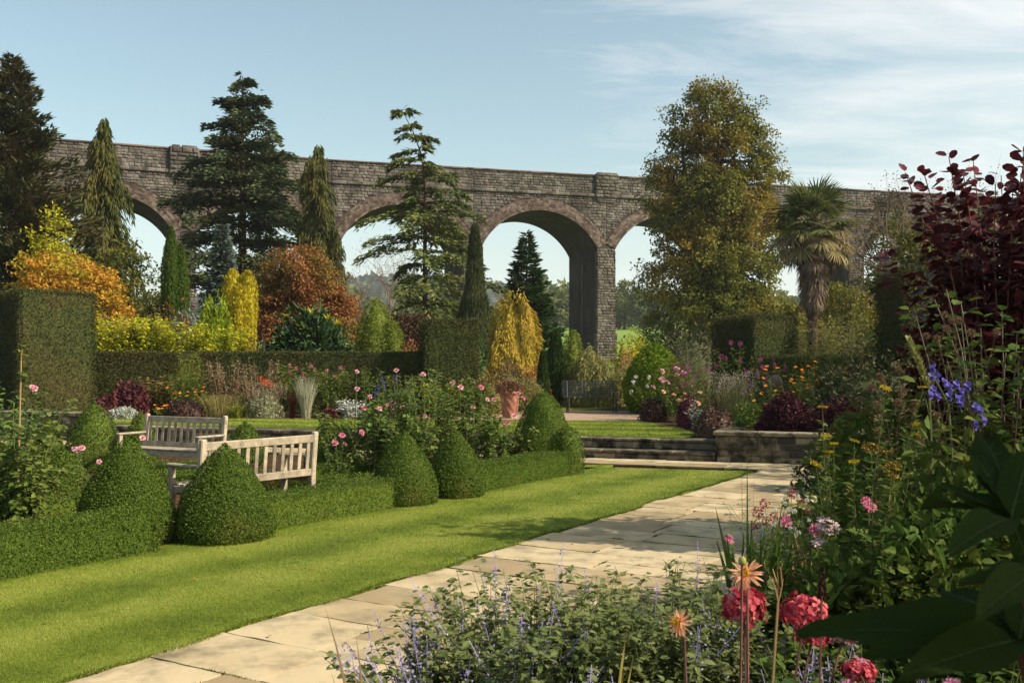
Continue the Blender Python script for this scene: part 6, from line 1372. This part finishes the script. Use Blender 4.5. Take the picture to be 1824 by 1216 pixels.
# dense leafy masses that close the right bed
for px, Y, rx, h, mt, n_, L_, lab in ((1500, 7.2, .62, .72, G_FERN, 2600, .10, 'dense green mass along the right edge of the paving'), (1600, 6.2, .60, 1.10, G_NSHRUB, 3000, .085, 'leafy mass between yarrow plates and smoke bush'),
        (1690, 5.4, .55, 1.25, G_NSHRUB, 3000, .08, 'leafy mass below the violet monkshood spire'), (1560, 4.35, .42, .92, G_FERN, 3000, .07, 'leafy mass in the middle of the shaded right bed'), (1650, 4.1, .45, 1.12, G_NSHRUB, 3000, .06, 'dark leafy mass left of the big black leaves'),
        (1480, 4.4, .35, .60, G_NSHRUB, 2000, .06, 'low leafy mass behind the pale daisies'), (1740, 4.4, .5, 1.4, G_NSHRUB, 2600, .075, 'tall dark leafy mass at the right edge of the picture'), (1620, 9.6, .9, 1.5, G_NSHRUB, 2800, .10, 'dark leafy mass at the end of the planter wall under the smoke bush'), (1545, 13.5, .9, .95, G_SPRUCE, 2000, .10, 'dark leafy mass against the right part of the planter wall')):
    mound('leafy_mass', lab, 'plant', (X(px, Y), Y, 0), rx, rx*.8, h, mt, n_, L_, L_*.5, 'oval', outw=.7, rnd=.9, shell=.5, shape=2.6, core=.62)

# ------------------------------------------------------------ catmint, dahlias, hydrangea in the foreground
G_CAT = leaf_mat('catmint_leaves', [(.085,.115,.035), (.125,.155,.052), (.185,.215,.085)], [(.12,.15,.045), (.18,.20,.07)], 4, trans=.3)
def catmint(label, px, Y, H_, spread, r0, nst, nfl, seed_w=.55):
    def fl(t, tips, S):
        for k in range(min(nfl, len(S))):
            m_ = MB()
            p = S[k]; n = 46; q = rng.uniform(.0, 1, n)**.9; a = p[-2]; b = p[-1]+np.array([0, 0, .07])+(p[-1]-p[-2])*.4
            w = np.floor(q*6)/6+rng.normal(size=n)*.025
            P = a+(b-a)*w[:, None]+rng.normal(size=(n, 3))*.011; leaves(m_, P, rdir(n)+np.array([0, 0, .2]), rdir(n), U(.007, .014, n), .007)
            tube(m_, [a, b], .0014, 3)
            OBJ(m_, 'flower_spike', F_LILAC, t)
    return leafy('catmint', label, 'flower', (X(px, Y), Y, 0), nst, H_, spread, r0, G_CAT, 46, .040, .026, 'oval', None, .0022, flowers=fl, droop=.25, t0=.25)
catmint('grey-green catmint mound spilling on the path, largest in the middle', 960, 4.0, 1.0, .36, .34, 290, 22)
catmint('catmint clump with lilac sprays flopping left over the paving', 835, 3.75, .80, .42, .2, 150, 75)
catmint('catmint clump on the right beneath the orange dahlia', 1170, 4.1, 1.0, .32, .32, 240, 14)
catmint('catmint clump at the bottom edge below the hydrangea', 1060, 3.2, .76, .3, .3, 170, 10)
catmint('taller catmint with lilac flowers beside the red hydrangea', 1390, 3.9, .82, .2, .25, 90, 22)
catmint('catmint clump in the corner under the hydrangea heads', 1260, 3.3, .70, .3, .3, 170, 10)
catmint('catmint with pale lilac flowers behind the big dark leaves', 1520, 3.4, .72, .22, .25, 100, 26)
F_DAHLY = leaf_mat('dahlia_centre', [(.62,.34,.03), (.70,.45,.05)], trans=.3)
G_DAHL = leaf_mat('dahlia_leaves', [(.030,.060,.020), (.045,.085,.025), (.075,.12,.035)], trans=.3, rough=.45, spec=.35)
def cactus_dahlia(label, px, py, Y, r, ax, foot_px):
    p = np.array(at(px, py, Y)); b = np.array([X(foot_px, Y), Y, 0]); t = THING('dahlia', label, 'flower', tuple(b)); c = p-b
    m_ = MB(); tube(m_, [(0, 0, 0), c*.5+np.array([.015, 0, 0]), c-unit(np.array(ax))*.02], [.006, .005, .004], 6); OBJ(m_, 'stem', M_REDST, t)
    m_ = MB()
    for tl, n, L in ((-.25, 14, 1.), (.1, 14, 1.), (.45, 12, .9), (.8, 9, .75), (1.1, 7, .55)): petal_ring(m_, c, ax, n, tl, r*L*1.1, r*.13*L+.002, 'strap', r0=.006, ph=rng.uniform(0, 2), jit=.16)
    OBJ(m_, 'petals', F_SALMON, t)
    m_ = MB(); a = unit(np.array(ax, float)); dense_ball(m_, c+a*.012, .014, 60, .5); petal_ring(m_, c, ax, 12, .75, r*.45, .007, 'strap'); OBJ(m_, 'flower_centre', F_DAHLY, t)
    m_ = MB(); petal_ring(m_, c-a*.006, -a, 9, .35, .022, .010, 'diamond'); OBJ(m_, 'sepals', G_DAHL, t)
    m_ = MB(); k = 16; q = U(.1, .62, k); P = c*q[:, None]; aa = U(0, 2*PI, k); leaves(m_, P, np.stack([np.cos(aa), np.sin(aa), 0*aa+.1], -1), np.tile([0, 0, 1.], (k, 1))+rdir(k)*.4, U(.09, .15, k), U(.05, .08, k), 'oval'); OBJ(m_, 'leaves', G_DAHL, t)
cactus_dahlia('spiky salmon-orange dahlia above the red hydrangea heads', 1328, 1021, 2.95, .046, (-.35, -.62, .55), 1320)
cactus_dahlia('lower spiky salmon dahlia in front of the catmint', 1209, 1108, 2.9, .036, (-.75, -.55, .25), 1232)
b = np.array([X(1318, 2.85), 2.85, 0]); t = THING('dahlia', 'closed pale green dahlia bud beside the upper salmon bloom', 'flower', tuple(b)); c = np.array(at(1322, 1000, 2.85))-b
m_ = MB(); tube(m_, [(0, 0, 0), c*.6+np.array([-.004, 0, 0]), c], [.005, .004, .0035], 6); OBJ(m_, 'stem', M_REDST, t)
m_ = MB(); lathe(m_, [(.001, -.012), (.009, -.008), (.012, 0), (.010, .010), (.003, .016)], 10, c=tuple(c)); OBJ(m_, 'bud', leaf_mat('bud_green', [(.26,.30,.06), (.34,.36,.10)], trans=.2), t, smooth=True)
G_HYD = leaf_mat('hydrangea_leaves', [(.035,.065,.018), (.055,.095,.025), (.10,.13,.03)], trans=.3, rough=.45, spec=.35)
F_HYD = leaf_mat('hydrangea_red', [(.26,.02,.032), (.46,.05,.075), (.60,.17,.18)], trans=.3)
F_HYDP = leaf_mat('hydrangea_pale', [(.42,.18,.20), (.55,.40,.36), (.42,.10,.14)], trans=.3)
b = np.array([X(1385, 3.2), 3.2, 0]); t = THING('hydrangea', 'hydrangea with two large crimson flower heads', 'flower', tuple(b)); ms = MB(); ml = MB()
for px, py, Y, rx, rz_, mt in ((1326, 1083, 3.15, .066, .062, F_HYD), (1432, 1092, 3.2, .072, .060, F_HYD), (1445, 1128, 3.3, .055, .05, F_HYD), (1500, 1125, 3.5, .06, .045, F_HYDP), (1530, 1196, 3.4, .05, .036, F_HYD)):
    c = np.array(at(px, py, Y))-b; tube(ms, [(rng.normal()*.06, 0, 0), c*.55+rng.normal(size=3)*.03, c-np.array([0, 0, .03])], [.006, .005, .004], 5)
    m_ = MB(); k = 150; d = rdir(k); d[:, 2] = np.abs(d[:, 2])*1.2-.45; d = unit(d); P = c+d*np.array([rx, rx*.9, rz_])*U(.72, 1.02, k)[:, None]
    P = P+rdir(k)*.008
    for p, dd in zip(P, d): petal_ring(m_, p, dd+rdir(1)[0]*.32, 4, .12, .0175, .0165, 'round', ph=rng.uniform(0, 2))
    OBJ(m_, 'flower_head', mt, t)
    k = 10; q = U(.25, .85, k); aa = U(0, 2*PI, k); leaves(ml, c*q[:, None], np.stack([np.cos(aa), np.sin(aa), 0*aa-.05], -1), np.tile([0, 0, 1.], (k, 1))+rdir(k)*.35, U(.09, .15, k), U(.055, .08, k), 'oval')
OBJ(ms, 'stems', M_REDST, t); OBJ(ml, 'leaves', G_HYD, t)
b = np.array([X(1462, 2.7), 2.7, 0]); t = THING('dark_seed_spike', 'single dark brown seed spike in front of the hydrangea', 'plant', tuple(b)); m_ = MB(); c = np.array(at(1464, 1050, 2.7))-b
tube(m_, [(0, 0, 0), c*.5+np.array([-.01, 0, 0]), c], [.005, .004, .003], 5); OBJ(m_, 'stem', M_REDST, t)
m_ = MB(); k = 120; q = U(-.03, .055, k); aa = U(0, 2*PI, k); rr = .007*(1-np.clip(q/.06, 0, .9)); leaves(m_, c+np.stack([rr*np.cos(aa), rr*np.sin(aa), q], -1), np.stack([np.cos(aa)*.4, np.sin(aa)*.4, 0*aa+1], -1), rdir(k), .014, .006); OBJ(m_, 'seed_head', B_DARK, t)
b = np.array([X(1370, 2.6), 2.6, 0]); t = THING('dry_seed_stalk', 'straw-coloured branching dry stalk between the two hydrangea heads', 'plant', tuple(b)); m_ = MB(); c = np.array(at(1386, 1072, 2.6))-b
tube(m_, [(0, 0, 0), c*.6+np.array([-.02, 0, 0]), c], [.005, .0042, .0035], 5)
for px, py in ((1370, 1025), (1376, 1012), (1384, 1016), (1390, 1008), (1395, 1030)): e = np.array(at(px, py, 2.6+rng.normal()*.02))-b; tube(m_, [c, (c+e)/2+rng.normal(size=3)*.004, e], [.0022, .0018, .0012], 4)
OBJ(m_, 'stalk', M_DRY, t)
# dry crocosmia and young blades at the bottom edge
def bladeset(label, base, specs, mat, name='crocosmia', w=.014):
    b = np.array(base); t = THING(name, label, 'plant', base)
    for p in specs:
        e = np.array(p)-b; m_ = MB(); n = 8; s = np.linspace(0, 1, n)
        c = np.stack([e[0]*s**1.7, e[1]*s, e[2]*(s*1.25-.25*s**2)], -1); wd = w*np.minimum(1, (1-s)*2.5+.04)
        side = unit(np.array([.8, .5, .1])); nn = np.array([0, -1., .2])
        v = np.stack([c-side*wd[:, None]/2, c+nn*wd[:, None]*.12, c+side*wd[:, None]/2], 1).reshape(-1, 3)
        f = np.array([[3*i+j, 3*i+j+1, 3*i+j+4, 3*i+j+3] for i in range(n-1) for j in range(2)]); m_.add(v, f); OBJ(m_, 'blade', mat, t)
bladeset('dry brown sword leaves over the paving at the bottom edge', (X(668, 2.9), 2.9, 0), [at(580, 1083, 2.9), at(634, 1128, 2.95), at(590, 1196, 2.8), at(626, 1160, 2.9)], leaf_mat('dry_sword', [(.16,.10,.045), (.22,.15,.07), (.12,.07,.035)], trans=.2))
bladeset('yellowing sword leaves in front of the catmint at the bottom edge', (X(1065, 2.5), 2.5, 0), [at(1118, 1108, 2.5), at(1112, 1188, 2.45), at(1128, 1168, 2.55)], leaf_mat('yellow_sword', [(.26,.24,.06), (.34,.28,.08), (.20,.20,.05)], trans=.3), w=.022)

# ------------------------------------------------------------ big dark leaves close to the lens at the right
u_ = np.linspace(0, 1, 33); wpf = np.sin(np.clip(u_, 0, 1)**.8*PI)**.75*.5; wpf[-1] = 0; wpf[0] = .03
bigv = np.concatenate([np.stack([u_, wpf*sg, .10*np.abs(sg)*wpf-.16*u_**2+.03*np.sin(u_*9+sg)*abs(sg)+.006*np.sin(u_*75-abs(sg)*4)*(abs(sg) > 0)], -1) for sg in (-1, -.5, 0, .5, 1)])
TPL['big'] = (bigv, [np.array([[r*33+i, r*33+i+1, (r+1)*33+i+1, (r+1)*33+i] for r in range(4) for i in range(32)])])
G_BIG = leaf_mat('large_dark_leaves', [(.018,.034,.008), (.028,.048,.010), (.040,.062,.014)], trans=.4, rough=.7, spec=.02)
b = np.array([.86, 1.12, 0]); t = THING('hydrangea_shrub', 'shrub of large dark leaves close to the camera in the bottom right corner', 'shrub', tuple(b)); ms = MB(); m_ = MB()
whorls = [((1815, 1140), 1.15, [(1430, 1140, .15), (1500, 1120, .2), (1560, 1180, 0), (1690, 1060, .3), (1640, 1215, -.1), (1850, 1010, .1), (1580, 1235, .1)], .085),
          ((1800, 925), 1.12, [(1680, 868, .1), (1735, 800, .12), (1655, 905, .18), (1840, 800, .1), (1705, 985, -.1), (1850, 1060, -.05), (1770, 780, .2)], .075),
          ((1850, 1020), 1.05, [(1720, 1045, 0), (1760, 1100, -.1), (1700, 1010, .1)], .06)]
RIBS = []
for (cx, cy), Y, tips, wd in whorls:
    c = np.array(at(cx, cy, Y))-b; tube(ms, [(rng.normal()*.03, .02, 0), c*.6+np.array([.04, .05, 0]), c], [.009, .007, .006], 6)
    for px, py, dy in tips:
        e = np.array(at(px, py, Y+dy))-b; d = e-c; L = np.linalg.norm(d); d2 = d+np.array([0, 0, .14*L])
        leaves(m_, c[None], d2[None], (np.array([0, -.5, 1.])+rdir(1)[0]*.3)[None], np.array([L*1.05]), np.array([min(L*.33, wd)]), 'big'); RIBS.append((c, unit(d2), L*1.05))
mv = MB()
for k_, (c, d, L) in enumerate(RIBS):        # pale midribs lying in the leaf folds
    blk = m_.v[k_]; mid = blk[66:99]; tube(mv, mid+np.array([0, 0, .0012]), np.linspace(.0012, .0004, 33), 5)
    for j in range(5, 28, 4):
        for row in (1, 3): tube(mv, [mid[j]+np.array([0, 0, .001]), blk[row*33+min(j+3, 32)]+np.array([0, 0, .0012])], [.00045, .0002], 4)
OBJ(ms, 'stems', M_REDST, t); OBJ(m_, 'leaves', G_BIG, t, smooth=True); OBJ(mv, 'leaf_veins', leaf_mat('leaf_veins', [(.045,.065,.018), (.06,.08,.025)], trans=.1), t)

# ------------------------------------------------------------ unseen shrubs and tree added outside the frame to shade the right side
broadleaf('shade_shrub', 'unseen tall evergreen shrub added beyond the right edge to shade the right bed', 'shrub', (5.4, 3.7, 0), [(0, 0, 2.2, 1.1, 1.5, 1.7), (.2, .9, 2.9, 1.0, 1.2, 1.1), (0, 1.6, 2.0, 1.1, 1.2, 1.6), (0, -1.0, 2.0, 1.0, .8, 1.5)], G_SHRUB, 220, 26, .4, .14, .08, tr=(.08, 2.5))
broadleaf('shade_shrub', 'unseen evergreen shrub added behind the camera at the right to shade the big leaves', 'shrub', (2.4, .7, 0), [(0, 0, 1.8, .7, .8, 1.0), (.1, .2, 2.6, .7, .8, .7)], G_SHRUB, 240, 28, .3, .12, .08, tr=(.06, 2.2))
broadleaf('shade_tree', 'unseen evergreen tree added for shade beyond the right edge behind the planter bed', 'tree', (11.5, 12.5, 0), [(0, 0, 3.4, 2.0, 2.4, 2.2), (0, 1.2, 4.6, 1.6, 1.6, 1.5), (-.4, 2.4, 2.6, 1.6, 1.6, 1.8)], G_SHRUB, 260, 28, .6, .18, .1, tr=(.14, 3.5))

# ------------------------------------------------------------ air
hb = MB(); box(hb, (0, 1200, 67), (7000, 6000, 140))
hz_o = OBJ(hb, 'haze', []); hz_o['kind'] = 'stuff'
hm = bpy.data.materials.new('air'); hm.use_nodes = True; t = hm.node_tree; t.nodes.clear()
pv = nd(t, 'ShaderNodeVolumePrincipled'); pv.inputs['Color'].default_value = (.92, .95, 1, 1); pv.inputs['Density'].default_value = .00026; pv.inputs['Anisotropy'].default_value = .3
o_ = nd(t, 'ShaderNodeOutputMaterial'); ln(t, pv, 0, o_, 'Volume'); hz_o.data.materials.append(hm)
